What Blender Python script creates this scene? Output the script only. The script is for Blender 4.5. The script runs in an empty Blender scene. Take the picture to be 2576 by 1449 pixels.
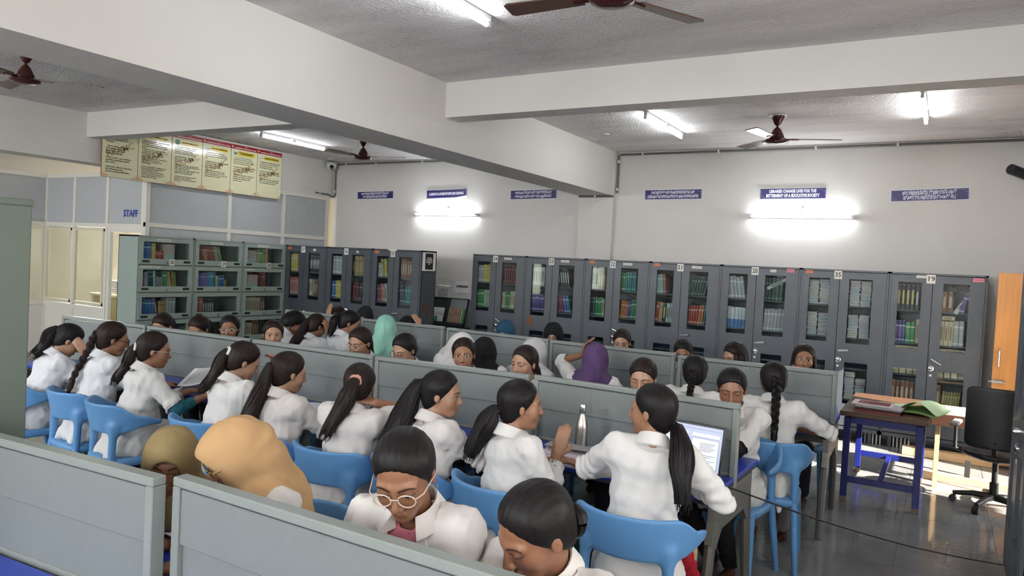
import bpy, math, random
import numpy as np
from mathutils import Matrix, Vector
random.seed(7); np.random.seed(7)
SC = bpy.context.scene
COL = SC.collection
PI = math.pi

# ------------------------------------------------------------------ camera
cam = bpy.data.objects.new('camera', bpy.data.cameras.new('camera'))
COL.objects.link(cam)
cam.data.sensor_width = 36.0
cam.data.lens = 25.837
cam.data.clip_start = 0.05
CR = np.array([[.858746, .509861, .050952], [.059458, -.000388, -.998231], [-.508939, .860257, -.030649]])
cam.matrix_world = Matrix(((CR[0][0], -CR[1][0], -CR[2][0], 0.0), (CR[0][1], -CR[1][1], -CR[2][1], 0.0),
                           (CR[0][2], -CR[1][2], -CR[2][2], 1.82), (0, 0, 0, 1)))
SC.camera = cam
# ------------------------------------------------------------------ world, sun, daylight, exposure
w = bpy.data.worlds.new('world'); SC.world = w; w.use_nodes = True
wn = w.node_tree.nodes; wl = w.node_tree.links
bg = wn['Background']; sky = wn.new('ShaderNodeTexSky'); sky.sky_type = 'NISHITA'
sky.sun_elevation = math.radians(38); sky.sun_rotation = math.radians(90); sky.sun_disc = False
wl.new(sky.outputs[0], bg.inputs[0]); bg.inputs[1].default_value = 0.16
SC.view_settings.view_transform = 'Standard'; SC.view_settings.look = 'None'
SC.view_settings.exposure = 0.44; SC.view_settings.gamma = 1.0; SC.view_settings.use_curve_mapping = False

def add_light(name, kind, loc, energy, color=(1, 1, 1), size=None, direction=None):
    l = bpy.data.lights.new(name, kind); l.energy = energy; l.color = color
    if kind == 'AREA':
        l.shape = 'RECTANGLE'; l.size, l.size_y = size
    o = bpy.data.objects.new(name, l); COL.objects.link(o); o.location = loc
    if direction is not None:
        o.rotation_euler = Vector(direction).to_track_quat('-Z', 'Y').to_euler()
    return o
# the sun through the open door in the right wall
s = add_light('sun', 'SUN', (6, 8, 6), 24.0, (1.0, .93, .82), direction=(-.82, .28, -.50)); s.data.angle = .01
# daylight standing in the windows behind the camera (the openings are in wall_back): four wide high ones added as main light, two low ones for reflections
WIN = [(-10.9, 2.1, 2.05, 3.3), (-7.7, 2.1, 2.05, 3.3), (-4.2, 2.1, 2.05, 3.3), (-1.0, 2.1, 2.05, 3.3), (-12.1, .75, .9, 1.95), (-9.72, .55, 1.2, 1.95)]
for (wx, ww_, z0_, z1_) in WIN:
    low_ = z1_ < 2
    add_light('window_daylight', 'AREA', (wx, -3.42, (z0_ + z1_) / 2), (26.0 if low_ else 150.0) * ww_ * (z1_ - z0_) / 2.6, (.92, 1.0, .80) if low_ else (.98, .99, 1.0), (ww_, z1_ - z0_), (0, 1, .12))
# unseen windows added in the right wall, to light the beam from the side
RWIN = [(-1.9, 1.8), (.5, 1.8), (2.9, 1.8)]
for (wy, ww_) in RWIN:
    add_light('window_daylight', 'AREA', (1.02, wy, 1.75), 27.0, (1.0, .965, .92), (ww_, 1.2), (-1, 0, .30))
# daylight in the doorway
add_light('door_daylight', 'AREA', (1.6, 7.75, 1.15), 26.0, (1.0, .96, .9), (1.5, 2.0), (-1, 0, -.1))
# area lamp added to brighten the staff office; no window is built here
add_light('office_fill', 'AREA', (-12.9, 7.6, 1.9), 110.0, (1.0, .95, .82), (1.6, 1.4), (1, .25, -.1))

cy = SC.cycles
cy.max_bounces = 5; cy.diffuse_bounces = 3; cy.glossy_bounces = 2; cy.transmission_bounces = 2; cy.transparent_max_bounces = 6
cy.caustics_reflective = False; cy.caustics_refractive = False; cy.use_adaptive_sampling = True; cy.adaptive_threshold = .10; cy.adaptive_min_samples = 10; cy.use_light_tree = False
# ------------------------------------------------------------------ node helper
class NX:
    """socket wrapper that builds Math nodes from python operators"""
    def __init__(s, nt, sock): s.nt, s.s = nt, sock
    def _m(s, op, *a, clamp=False):
        n = s.nt.nodes.new('ShaderNodeMath'); n.operation = op; n.use_clamp = clamp
        for i, v in enumerate((s,) + a):
            if isinstance(v, NX): s.nt.links.new(v.s, n.inputs[i])
            else: n.inputs[i].default_value = v
        return NX(s.nt, n.outputs[0])
    def __add__(s, o): return s._m('ADD', o)
    __radd__ = __add__
    def __sub__(s, o): return s._m('SUBTRACT', o)
    def __rsub__(s, o): return (s * -1) + o
    def __mul__(s, o): return s._m('MULTIPLY', o)
    __rmul__ = __mul__
    def __truediv__(s, o): return s._m('DIVIDE', o)
    def abs(s): return s._m('ABSOLUTE')
    def lt(s, o): return s._m('LESS_THAN', o)
    def gt(s, o): return s._m('GREATER_THAN', o)
    def sqrt(s): return s._m('SQRT')
    def sign(s): return s._m('SIGN')
    def mx(s, o): return s._m('MAXIMUM', o)
    def mn(s, o): return s._m('MINIMUM', o)
    def sin(s): return s._m('SINE')
    def sat(s): return s._m('ADD', 0.0, clamp=True)
    def soft(s, e): return (s / e + .5)._m('ADD', 0.0, clamp=True)
MATS = {}
def newmat(name):
    m = bpy.data.materials.new(name); m.use_nodes = True
    nt = m.node_tree; b = nt.nodes['Principled BSDF']
    return m, nt, b
def rgb(c): return (c[0], c[1], c[2], 1.0)
def srgb(r, g, b):
    f = lambda v: ((v / 255 + .055) / 1.055) ** 2.4 if v > 10 else v / 255 / 12.92
    return (f(r), f(g), f(b))
def mixcol(nt, fac, a, b):
    n = nt.nodes.new('ShaderNodeMix'); n.data_type = 'RGBA'
    for sck, v in ((n.inputs['Factor'], fac), (n.inputs[6], a), (n.inputs[7], b)):
        if isinstance(v, NX): nt.links.new(v.s, sck)
        elif hasattr(v, 'is_output'): nt.links.new(v, sck)
        elif isinstance(v, (int, float)): sck.default_value = v
        else: sck.default_value = rgb(v)
    return n.outputs[2]
def mat(name, col, rough=.5, metal=0.0, noise=0.0, nscale=8.0, bump=0.0, bscale=60.0, stretch=(1, 1, 1), spec=.5, emit=None, coat=0.0):
    if name in MATS: return MATS[name]
    m, nt, b = newmat(name)
    b.inputs['Base Color'].default_value = rgb(col); b.inputs['Roughness'].default_value = rough
    b.inputs['Metallic'].default_value = metal; b.inputs['Specular IOR Level'].default_value = spec
    b.inputs['Coat Weight'].default_value = coat
    if noise or bump:
        tc = nt.nodes.new('ShaderNodeTexCoord'); mp = nt.nodes.new('ShaderNodeMapping'); mp.inputs['Scale'].default_value = stretch
        nt.links.new(tc.outputs['Object'], mp.inputs[0])
    if noise:
        nz = nt.nodes.new('ShaderNodeTexNoise'); nz.inputs['Scale'].default_value = nscale; nz.inputs['Detail'].default_value = 2
        nt.links.new(mp.outputs[0], nz.inputs[0])
        f = (NX(nt, nz.outputs[0]) - .5) * 1.6 + .5
        c0 = tuple(max(0, v * (1 - noise)) for v in col); c1 = tuple(min(1, v * (1 + noise)) for v in col)
        nt.links.new(mixcol(nt, f.sat(), c0, c1), b.inputs['Base Color'])
    if bump:
        nb = nt.nodes.new('ShaderNodeTexNoise'); nb.inputs['Scale'].default_value = bscale; nb.inputs['Detail'].default_value = 4
        nt.links.new(mp.outputs[0], nb.inputs[0])
        bp = nt.nodes.new('ShaderNodeBump'); bp.inputs['Strength'].default_value = bump; bp.inputs['Distance'].default_value = .01
        nt.links.new(nb.outputs[0], bp.inputs['Height']); nt.links.new(bp.outputs[0], b.inputs['Normal'])
    if emit:
        b.inputs['Emission Color'].default_value = rgb(emit[0]); b.inputs['Emission Strength'].default_value = emit[1]
    MATS[name] = m
    return m
def glassmat(name, tint=(.9, .95, .93), refl=.10):
    m, nt, b = newmat(name); nt.nodes.remove(b)
    out = nt.nodes['Material Output']; t = nt.nodes.new('ShaderNodeBsdfTransparent'); t.inputs[0].default_value = rgb(tint)
    g = nt.nodes.new('ShaderNodeBsdfGlossy'); g.inputs['Roughness'].default_value = .03; g.inputs[0].default_value = (1, 1, 1, 1)
    fr = nt.nodes.new('ShaderNodeLayerWeight'); fr.inputs[0].default_value = .5
    c = NX(nt, fr.outputs['Facing']); f = (c * c * c * c * c * .6 + refl * .55).sat()
    mx = nt.nodes.new('ShaderNodeMixShader'); nt.links.new(f.s, mx.inputs[0])
    nt.links.new(t.outputs[0], mx.inputs[1]); nt.links.new(g.outputs[0], mx.inputs[2]); nt.links.new(mx.outputs[0], out.inputs[0])
    MATS[name] = m
    return m

# ------------------------------------------------------------------ mesh helpers
class MB:
    def __init__(s): s.v = []; s.f = []
    def add(s, vs, fs):
        o = len(s.v); s.v += [tuple(v) for v in vs]; s.f += [tuple(i + o for i in f) for f in fs]; return s
    def box(s, x0, x1, y0, y1, z0, z1, M=None):
        vs = [(x, y, z) for x in (x0, x1) for y in (y0, y1) for z in (z0, z1)]
        if M is not None: vs = [tuple(M @ Vector(v)) for v in vs]
        return s.add(vs, [(0, 1, 3, 2), (4, 6, 7, 5), (0, 4, 5, 1), (2, 3, 7, 6), (0, 2, 6, 4), (1, 5, 7, 3)])
    def bbox(s, x0, x1, y0, y1, z0, z1, b=.004, M=None):
        """box with chamfered edges"""
        X = (x0, x0 + b, x1 - b, x1); Y = (y0, y0 + b, y1 - b, y1); Z = (z0, z0 + b, z1 - b, z1)
        vs = []; idx = {}
        for i in range(2):
            for j in range(2):
                for k in range(2):
                    cx, cy, cz = X[i * 3], Y[j * 3], Z[k * 3]; ix, iy, iz = X[1 + i], Y[1 + j], Z[1 + k]
                    for ax, v in enumerate(((cx, iy, iz), (ix, cy, iz), (ix, iy, cz))):
                        idx[(i, j, k, ax)] = len(vs); vs.append(v)
        fs = []
        for i in range(2):
            fs.append([idx[(i, j, k, 0)] for j, k in ((0, 0), (1, 0), (1, 1), (0, 1))][::(1 if i else -1)])
            fs.append([idx[(j, i, k, 1)] for j, k in ((0, 0), (1, 0), (1, 1), (0, 1))][::(-1 if i else 1)])
            fs.append([idx[(j, k, i, 2)] for j, k in ((0, 0), (1, 0), (1, 1), (0, 1))][::(1 if i else -1)])
        for a in range(2):
            for c in range(2):
                fs.append((idx[(0, a, c, 1)], idx[(1, a, c, 1)], idx[(1, a, c, 2)], idx[(0, a, c, 2)]))
                fs.append((idx[(a, 0, c, 0)], idx[(a, 1, c, 0)], idx[(a, 1, c, 2)], idx[(a, 0, c, 2)]))
                fs.append((idx[(a, c, 0, 0)], idx[(a, c, 1, 0)], idx[(a, c, 1, 1)], idx[(a, c, 0, 1)]))
        for i in range(2):
            for j in range(2):
                for k in range(2): fs.append((idx[(i, j, k, 0)], idx[(i, j, k, 1)], idx[(i, j, k, 2)]))
        if M is not None: vs = [tuple(M @ Vector(v)) for v in vs]
        return s.add(vs, fs)
    def tube(s, pts, r, n=8, cap=True, sx=1.0):
        pts = [np.array(p, float) for p in pts]; m = len(pts)
        rs = r if hasattr(r, '__len__') else [r] * m
        prev = None; vs = []; fs = []
        for i, p in enumerate(pts):
            t = pts[min(i + 1, m - 1)] - pts[max(i - 1, 0)]; t /= (np.linalg.norm(t) + 1e-9)
            if prev is None:
                a = np.array((0, 0, 1.)) if abs(t[2]) < .9 else np.array((1., 0, 0))
                u = np.cross(t, a)
            else: u = prev - t * (prev @ t)
            u /= (np.linalg.norm(u) + 1e-9); prev = u; v = np.cross(t, u)
            for k in range(n):
                a = 2 * PI * k / n
                vs.append(p + rs[i] * (math.cos(a) * u * sx + math.sin(a) * v))
        for i in range(m - 1):
            for k in range(n):
                fs.append((i * n + k, i * n + (k + 1) % n, (i + 1) * n + (k + 1) % n, (i + 1) * n + k))
        if cap: fs.append(tuple(range(n))[::-1]); fs.append(tuple((m - 1) * n + k for k in range(n)))
        return s.add(vs, fs)
    def lathe(s, prof, n=24, c=(0, 0, 0), cap=True):
        vs = []; fs = []; m = len(prof)
        for r, z in prof:
            for k in range(n):
                a = 2 * PI * k / n; vs.append((c[0] + r * math.cos(a), c[1] + r * math.sin(a), c[2] + z))
        for i in range(m - 1):
            for k in range(n): fs.append((i * n + k, i * n + (k + 1) % n, (i + 1) * n + (k + 1) % n, (i + 1) * n + k))
        if cap: fs.append(tuple(range(n))[::-1]); fs.append(tuple((m - 1) * n + k for k in range(n)))
        return s.add(vs, fs)
    def prism(s, poly, d0, d1, axis='y'):
        n = len(poly); vs = []
        for d in (d0, d1):
            for a, b in poly: vs.append({'y': (a, d, b), 'x': (d, a, b), 'z': (a, b, d)}[axis])
        fs = [tuple(range(n)), tuple(range(2 * n - 1, n - 1, -1))]
        for k in range(n): fs.append((k, k + n, (k + 1) % n + n, (k + 1) % n))
        return s.add(vs, fs)
    def mesh(s, name, mats, smooth=False):
        me = bpy.data.meshes.new(name); me.from_pydata(s.v, [], s.f)
        import bmesh
        bm = bmesh.new(); bm.from_mesh(me); bmesh.ops.recalc_face_normals(bm, faces=bm.faces); bm.to_mesh(me); bm.free()
        for m in (mats if isinstance(mats, (list, tuple)) else [mats]): me.materials.append(m)
        if smooth:
            me.polygons.foreach_set('use_smooth', [True] * len(me.polygons))
            try: me.set_sharp_from_angle(angle=.7)
            except Exception: pass
        return me
    def obj(s, name, mats, parent=None, smooth=False, loc=None, rotz=None):
        return link(name, s.mesh(name, mats, smooth), parent, loc, rotz)
def link(name, data, parent=None, loc=None, rotz=None):
    o = bpy.data.objects.new(name, data); COL.objects.link(o)
    if parent is not None: o.parent = parent
    if loc is not None: o.location = loc
    if rotz is not None: o.rotation_euler = (0, 0, rotz)
    return o
def thing(name, label, cat, loc=(0, 0, 0), rotz=0.0, group=None):
    o = link(name, None, None, loc, rotz); o.empty_display_size = .1
    return tag(o, label, cat, group)
def tag(o, label, cat, group=None):
    o['label'] = label; o['category'] = cat
    if group: o['group'] = group
    return o
def struct(o, label=None, cat=None):
    o['kind'] = 'structure'
    if label: o['label'] = label
    if cat: o['category'] = cat
    return o
def copy_tree(o, parent=None):
    c = o.copy(); COL.objects.link(c); c.parent = parent
    for ch in list(o.children): copy_tree(ch, c)
    return c
def text(name, body, size, mt, parent, loc, rot, align='CENTER', width=None, bold=0.0, depth=.0006, spacing=1.0):
    cu = bpy.data.curves.new(name, 'FONT'); cu.body = body; cu.size = size; cu.align_x = align; cu.align_y = 'CENTER'
    cu.offset = bold; cu.extrude = depth; cu.resolution_u = 2; cu.space_line = spacing
    o = bpy.data.objects.new(name, cu); COL.objects.link(o)
    bpy.context.view_layer.update()
    me = bpy.data.meshes.new_from_object(o.evaluated_get(bpy.context.evaluated_depsgraph_get()))
    bpy.data.objects.remove(o); bpy.data.curves.remove(cu)
    me.materials.clear(); me.materials.append(mt)
    o = link(name, me, parent, loc); o.rotation_euler = rot
    if width and len(me.vertices):
        co = np.empty(len(me.vertices) * 3); me.vertices.foreach_get('co', co); xs = co[0::3]
        ww = xs.max() - xs.min()
        if ww > 1e-6:
            co[0::3] *= width / ww; me.vertices.foreach_set('co', co)
    return o
# ------------------------------------------------------------------ materials
def ceiling_mat():
    m, nt, b = newmat('ceiling_plaster'); b.inputs['Roughness'].default_value = .9
    tc = nt.nodes.new('ShaderNodeTexCoord'); mp = nt.nodes.new('ShaderNodeMapping'); mp.inputs['Scale'].default_value = (.5, 2.2, 1)
    nt.links.new(tc.outputs['Object'], mp.inputs[0])
    n1 = nt.nodes.new('ShaderNodeTexNoise'); n1.inputs['Scale'].default_value = 1.6; n1.inputs['Detail'].default_value = 4; nt.links.new(mp.outputs[0], n1.inputs[0])
    n2 = nt.nodes.new('ShaderNodeTexNoise'); n2.inputs['Scale'].default_value = 55; n2.inputs['Detail'].default_value = 1; nt.links.new(tc.outputs['Object'], n2.inputs[0])
    f = ((NX(nt, n1.outputs[0]) - .5) * 2.2 + .5 + (NX(nt, n2.outputs[0]) - .5) * .5).sat()
    nt.links.new(mixcol(nt, f, (.60, .575, .575), (.80, .77, .765)), b.inputs['Base Color'])
    bp = nt.nodes.new('ShaderNodeBump'); bp.inputs['Strength'].default_value = .5; bp.inputs['Distance'].default_value = .012
    nt.links.new(n2.outputs[0], bp.inputs['Height']); nt.links.new(bp.outputs[0], b.inputs['Normal'])
    return m
def floor_mat():
    m, nt, b = newmat('polished_floor'); b.inputs['Roughness'].default_value = .12
    tc = nt.nodes.new('ShaderNodeTexCoord')
    g = nt.nodes.new('ShaderNodeNewGeometry')
    n1 = nt.nodes.new('ShaderNodeTexNoise'); n1.inputs['Scale'].default_value = 2.2; n1.inputs['Detail'].default_value = 4; nt.links.new(g.outputs['Position'], n1.inputs[0])
    n2 = nt.nodes.new('ShaderNodeTexNoise'); n2.inputs['Scale'].default_value = 130; n2.inputs['Detail'].default_value = 1; nt.links.new(g.outputs['Position'], n2.inputs[0])
    f = ((NX(nt, n1.outputs[0]) - .5) * 1.4 + .5 + (NX(nt, n2.outputs[0]) - .5) * .9).sat()
    nt.links.new(mixcol(nt, f, (.15, .155, .16), (.34, .345, .34)), b.inputs['Base Color'])
    return m
M_CEIL = ceiling_mat(); M_FLOOR = floor_mat()
M_WALL = mat('wall_paint', (.645, .625, .595), .75, noise=.03, nscale=2.0)
M_BEAM = mat('beam_paint', (.665, .645, .61), .8, noise=.03, nscale=1.5)
M_CREAM = mat('cream_wall', (.80, .70, .50), .8)
M_ALU = mat('white_aluminium', (.72, .70, .64), .4)
M_PANEL = mat('grey_laminate', (.44, .46, .48), .45, noise=.03, nscale=60)
M_GLASS = glassmat('clear_glass', (.93, .95, .92), .06)
M_CABGLASS = glassmat('cabinet_glass', (.86, .9, .9), .075)
M_PIPE = mat('grey_pipe', (.13, .13, .125), .5)
M_CLIP = mat('pipe_clip_white', (.7, .7, .68), .5)
M_WOOD = mat('orange_wood', (.56, .25, .065), .35, noise=.2, nscale=3, stretch=(8, 8, .6))
M_CHROME = mat('chrome', (.75, .75, .74), .18, 1.0)
M_BLACK = mat('black_plastic', (.012, .012, .013), .45)
M_WHITE = mat('white_plastic', (.75, .75, .74), .4)
M_PAPER = mat('paper_white', (.78, .78, .79), .8)
M_TUBE = mat('tube_glow', (1, 1, 1), .4, emit=((.93, .97, 1.0), 42.0))
# ------------------------------------------------------------------ setting
ZC = 3.5; YW = 9.75; XL = -9.6; XR = .95
struct(MB().box(-13.2, 3.0, -3.4, 10.4, -.12, -.004).obj('floor', M_FLOOR), 'polished dark grey floor of the reading hall', 'floor')
floor = bpy.data.objects['floor']
tm = MB().bbox(-.2985, .2985, -.2985, .2985, -.03, 0, .0015).mesh('tile', M_FLOOR)
for i in range(7):
    for j in range(13):
        link('tile', tm, floor, (-2.9 + .6 * i, 2.1 + .6 * j, 0))
struct(MB().box(-13.2, 1.2, -3.4, 10.0, ZC, ZC + .15).obj('ceiling', M_CEIL), 'grey unpainted plaster ceiling slab', 'ceiling')
struct(MB().box(-9.6, 1.2, YW, YW + .2, 0, ZC).obj('wall_far', M_WALL), 'white painted wall behind the row of cabinets', 'wall')
# right wall with the door opening Y 6.95..8.6
mb = MB().box(XR, XR + .2, -3.4, 6.95, 0, 1.15).box(XR, XR + .2, -3.4, 6.95, 2.35, ZC); cur = -3.4
for (wy, ww_) in RWIN: mb.box(XR, XR + .2, cur, wy - ww_ / 2, 1.15, 2.35); cur = wy + ww_ / 2
mb.box(XR, XR + .2, cur, 6.95, 1.15, 2.35)
for i, (wy, ww_) in enumerate(RWIN):
    b = MB()
    for k in range(5): y_ = wy - ww_ / 2 + ww_ * k / 4; b.box(XR + .02, XR + .05, y_ - .015, y_ + .015, 1.15, 2.35)
    struct(b.obj('window_%d' % (i + 7), M_ALU), 'added window in the right wall, out of view, for side light', 'window')  # unseen windows, added for side light on the beam
struct(mb.box(XR, XR + .2, 8.6, YW, 0, ZC).box(XR, XR + .2, 6.95, 8.6, 2.15, ZC).obj('wall_right', M_WALL), 'right wall with the open doorway', 'wall')
# wall behind the camera with its windows
mb = MB().box(-13.2, 1.2, -3.4, -3.2, 0, .9).box(-13.2, 1.2, -3.4, -3.2, 3.3, ZC).box(-13.2, 1.2, -3.4, -3.2, 1.95, 2.05)
for lo_, hi_, ws in ((.9, 1.95, sorted(WIN[4:])), (2.05, 3.3, sorted(WIN[:4]))):
    cur = -13.2
    for (wx, ww_, z0_, z1_) in ws:
        mb.box(cur, wx - ww_ / 2, -3.4, -3.2, lo_, hi_); cur = wx + ww_ / 2
        if z0_ > lo_: mb.box(wx - ww_ / 2, wx + ww_ / 2, -3.4, -3.2, lo_, z0_)
    mb.box(cur, 1.2, -3.4, -3.2, lo_, hi_)
struct(mb.obj('wall_back', M_WALL), 'wall with grilled windows behind the viewer', 'wall')
for i, (c, ww_, z0_, z1_) in enumerate(WIN):  # the high four are added for main light, above the glass reflections
    mb = MB(); nx = max(2, int(round(ww_ / .4)))
    for k in range(nx + 1): x_ = c - ww_ / 2 + ww_ * k / nx; mb.box(x_ - .015, x_ + .015, -3.3, -3.27, z0_, z1_)
    nz = int((z1_ - z0_) / .11)
    for k in range(nz): z_ = z0_ + (k + .5) * (z1_ - z0_) / nz; mb.box(c - ww_ / 2, c + ww_ / 2, -3.285, -3.275, z_ - .005, z_ + .005)
    struct(mb.obj('window_%d' % (i + 1), M_PIPE), 'grilled window behind the viewer, out of view', 'window')
# left: wall band (beam) over the aluminium partition, alcove to the left
struct(MB().box(XL - .35, XL, -3.4, YW, 2.87, ZC).obj('wall_left', M_BEAM), 'white beam over the aluminium office partition', 'wall')
struct(MB().box(-13.2, -13.0, -3.4, 10.0, 0, ZC).obj('wall_left_outer', M_WALL), 'outer left wall of the office', 'wall')
struct(MB().box(-13.0, XL, YW, YW + .2, 0, ZC).obj('wall_office', M_CREAM), 'cream wall inside the staff office', 'wall')
# beams
struct(MB().box(-4.66, -4.15, -3.2, YW, 2.88, ZC).obj('trim_1', M_BEAM), 'deep white ceiling beam running to the far wall', 'beam')
struct(MB().box(-4.15, XR, 5.62, 5.86, 3.175, ZC).obj('trim_2', M_BEAM), 'white cross beam over the right bay', 'beam')
struct(MB().prism([(XL, 5.33), (-4.66, 5.50), (-4.66, 5.74), (XL, 5.57)], 3.185, ZC, 'z').obj('trim_3', M_BEAM), 'white cross beam over the left bay', 'beam')
# column on the far wall under the beam
struct(MB().box(-4.66, -4.13, YW - .09, YW, 0, 2.88).box(-4.22, -4.13, YW - .09, YW, 2.88, ZC).obj('trim_4', M_WALL), 'flat white column on the far wall', 'column')
# conduit pipes
def pipe(name, label, pts, clips):
    t = thing(name, label, 'pipe', pts[0])
    o = np.array(pts[0])
    MB().tube([np.array(p) - o for p in pts], .014, 8).obj('tube', M_PIPE, t, True)
    for c in clips: MB().bbox(-.012, .012, -.022, .022, -.02, .02, .003).obj('clip', M_CLIP, t, loc=tuple(np.array(c) - o))
    return t
pipe('conduit_pipe', 'grey conduit along the top of the far wall, right of the column', [(-4.08, YW - .02, 3.46), (XR, YW - .02, 3.47)], [(-3.75, YW - .02, 3.46), (-2.7, YW - .02, 3.46), (-1.5, YW - .02, 3.465), (-.6, YW - .02, 3.465)])
pipe('conduit_pipe', 'grey conduit dropping beside the column top', [(-4.10, YW - .03, 3.46), (-4.10, YW - .03, 2.92)], [(-4.1, YW - .03, 3.36), (-4.1, YW - .03, 2.97)])
pipe('conduit_pipe', 'short grey conduit under the deep beam across the column', [(-4.66, YW - .11, 2.865), (-4.12, YW - .11, 2.865)], [(-4.4, YW - .11, 2.865)])
pipe('conduit_pipe', 'grey conduit along the top of the far wall, left bay', [(-9.5, YW - .02, 3.465), (-4.7, YW - .02, 3.465)], [(-9.3, YW - .02, 3.465), (-8.6, YW - .02, 3.465), (-7.6, YW - .02, 3.465)])
pipe('conduit_pipe', 'grey conduit dropping in the left corner below the dome camera', [(-9.54, YW - .03, 3.46), (-9.54, YW - .03, 2.92), (-9.57, YW - .03, 2.88), (-9.585, 9.6, 2.915), (-9.585, 9.3, 2.92)], [(-9.54, YW - .03, 3.38), (-9.54, YW - .03, 2.98), (-9.585, 9.4, 2.918)])
# ------------------------------------------------------------------ office partition (left)
def bars(mb, segs, plane, t=.03, d=.05):
    d0 = d
    for (a0, z0, a1, z1) in segs:
        d = d0
        lo, hi = min(a0, a1) - t, max(a0, a1) + t; zl, zh = min(z0, z1) - t, max(z0, z1) + t
        d = d * (.96 if abs(z1 - z0) > abs(a1 - a0) else 1.0)
        if plane[0] == 'y': mb.box(lo, hi, plane[1] - d / 2, plane[1] + d / 2, zl, zh)
        else: mb.box(plane[1] - d / 2, plane[1] + d / 2, lo, hi, zl, zh)
    return mb
pr = struct(thing('wall_partition', 'white aluminium partition with grey laminate and glass panels beside the bookcases', 'partition', (0, 0, 0)))
XP = XL - .02
bars(MB(), [(6.2, 0, 6.2, 2.85), (7.55, 0, 7.55, 2.85), (8.62, 0, 8.62, 2.85), (9.62, 0, 9.62, 2.85), (6.2, 2.84, 9.62, 2.84), (6.2, 2.13, 9.62, 2.13), (6.2, .9, 9.62, .9)], ('x', XP)).obj('frame', M_ALU, pr)
for a, b2 in ((6.2, 7.55), (7.55, 8.62), (8.62, 9.62)):
    for z0, z1 in ((2.13, 2.84), (.9, 2.13), (0, .9)):
        MB().bbox(XP - .006, XP + .006, a + .03, b2 - .03, z0 + .03, z1 - .03, .002).obj('panel', M_PANEL, pr)
pr = struct(thing('wall_office_front', 'office front with the word staff, glass windows and a doorway', 'partition', (0, 0, 0)))
YP = 6.2
bars(MB(), [(-12.2, 0, -12.2, 2.85), (-11.4, 0, -11.4, 2.85), (-10.54, 0, -10.54, 2.85), (XP - .065, 0, XP - .065, 2.85), (-12.2, 2.84, XP - .065, 2.84), (-12.2, 2.1, XP - .065, 2.1), (-12.2, .87, -10.54, .87), (-10.47, 0, -10.47, 2.05), (-10.47, 2.04, -9.7, 2.04)], ('y', YP)).obj('frame', M_ALU, pr)
for a, b2 in ((-12.2, -11.4), (-11.4, -10.54), (-10.54, XP)):
    MB().bbox(a + .03, b2 - .03, YP - .006, YP + .006, 2.13, 2.81, .002).obj('panel', M_PANEL, pr)
for a, b2 in ((-12.2, -11.4), (-11.4, -10.54)):
    MB().bbox(a + .03, b2 - .03, YP - .006, YP + .006, .03, .84, .002).obj('panel', M_ALU, pr)
    MB().box(a + .03, b2 - .03, YP - .003, YP + .003, .9, 2.07).obj('pane', M_GLASS, pr)
    bars(MB(), [(a + .07, .94, a + .07, 2.03), (b2 - .07, .94, b2 - .07, 2.03), (a + .07, .94, b2 - .07, .94), (a + .07, 2.03, b2 - .07, 2.03)], ('y', YP - .02), .018, .03).obj('sash', mat('cream_sash', (.66, .62, .48), .5), pr)
text('lettering', 'STAFF', .135, mat('staff_blue', (.03, .06, .35), .5), pr, (-9.98, YP - .012, 2.275), (PI / 2, 0, 0), width=.34, bold=.0035)
pr = struct(thing('wall_office_side', 'side run of the office partition at the far left', 'partition', (0, 0, 0)))
bars(MB(), [(6.2, 0, 6.2, 2.85), (5.2, 0, 5.2, 3.1), (4.2, 0, 4.2, 2.85), (4.2, 2.84, 6.2, 2.84), (4.2, 2.1, 6.2, 2.1), (4.2, .87, 6.2, .87)], ('x', -12.2)).obj('frame', M_ALU, pr)
for a, b2 in ((5.2, 6.2), (4.2, 5.2)):
    MB().bbox(-12.206, -12.194, a + .03, b2 - .03, 2.13, 2.81, .002).obj('panel', M_PANEL, pr)
    MB().bbox(-12.206, -12.194, a + .03, b2 - .03, .03, .84, .002).obj('panel', M_ALU, pr)
    MB().box(-12.203, -12.197, a + .03, b2 - .03, .9, 2.07).obj('pane', M_GLASS, pr)
# office content seen through the glass
tube_off = None
t = thing('office_cupboard', 'pale grey-green cupboard seen through the office glass', 'cupboard', (-11.6, 9.2, 0))
MB().bbox(-.45, .45, -.2, .2, 0, 1.5, .01).obj('body', mat('office_green', (.45, .5, .46), .5), t)
MB().bbox(-.44, -.005, -.215, -.2, .05, 1.45, .004).obj('door', mat('office_green', (.45, .5, .46), .5), t)
MB().bbox(.005, .44, -.215, -.2, .05, 1.45, .004).obj('door', mat('office_green', (.45, .5, .46), .5), t)
t = thing('office_counter', 'wooden counter shelf inside the staff office', 'counter', (-11.3, 7.2, 0))
MB().bbox(-.9, .9, -.3, .3, .98, 1.02, .005).obj('top', mat('counter_cream', (.72, .62, .42), .5), t)
for sx in (-.85, .85): MB().bbox(sx - .03, sx + .03, -.28, .28, 0, .98, .004).obj('side', mat('counter_cream', (.72, .62, .42), .5), t)
MB().bbox(-.82, .82, -.28, .28, .45, .48, .004).obj('shelf', mat('counter_cream', (.72, .62, .42), .5), t)
for k, (dx, hh) in enumerate(((-.6, .22), (-.05, .30), (.45, .26))):
    o = MB()
    for q in range(6): o.bbox(-.17 + .01 * (q % 2), .17, -.12, .12, q * hh / 6, (q + .85) * hh / 6, .003)
    tag(o.obj('file_stack', mat('file_grey', (.5, .5, .48), .8), None, loc=(-11.3 + dx, 7.2, 1.02)), ['grey stack of files nearest the left end of the office counter', 'tallest grey stack of files on the office counter', 'grey stack of files at the doorway end of the counter'][k], 'files')
# square pillar of the office
struct(MB().box(-12.1, -11.75, 8.3, 8.65, 0, ZC).obj('trim_5', M_CREAM), 'cream pillar inside the staff office', 'pillar')
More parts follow.
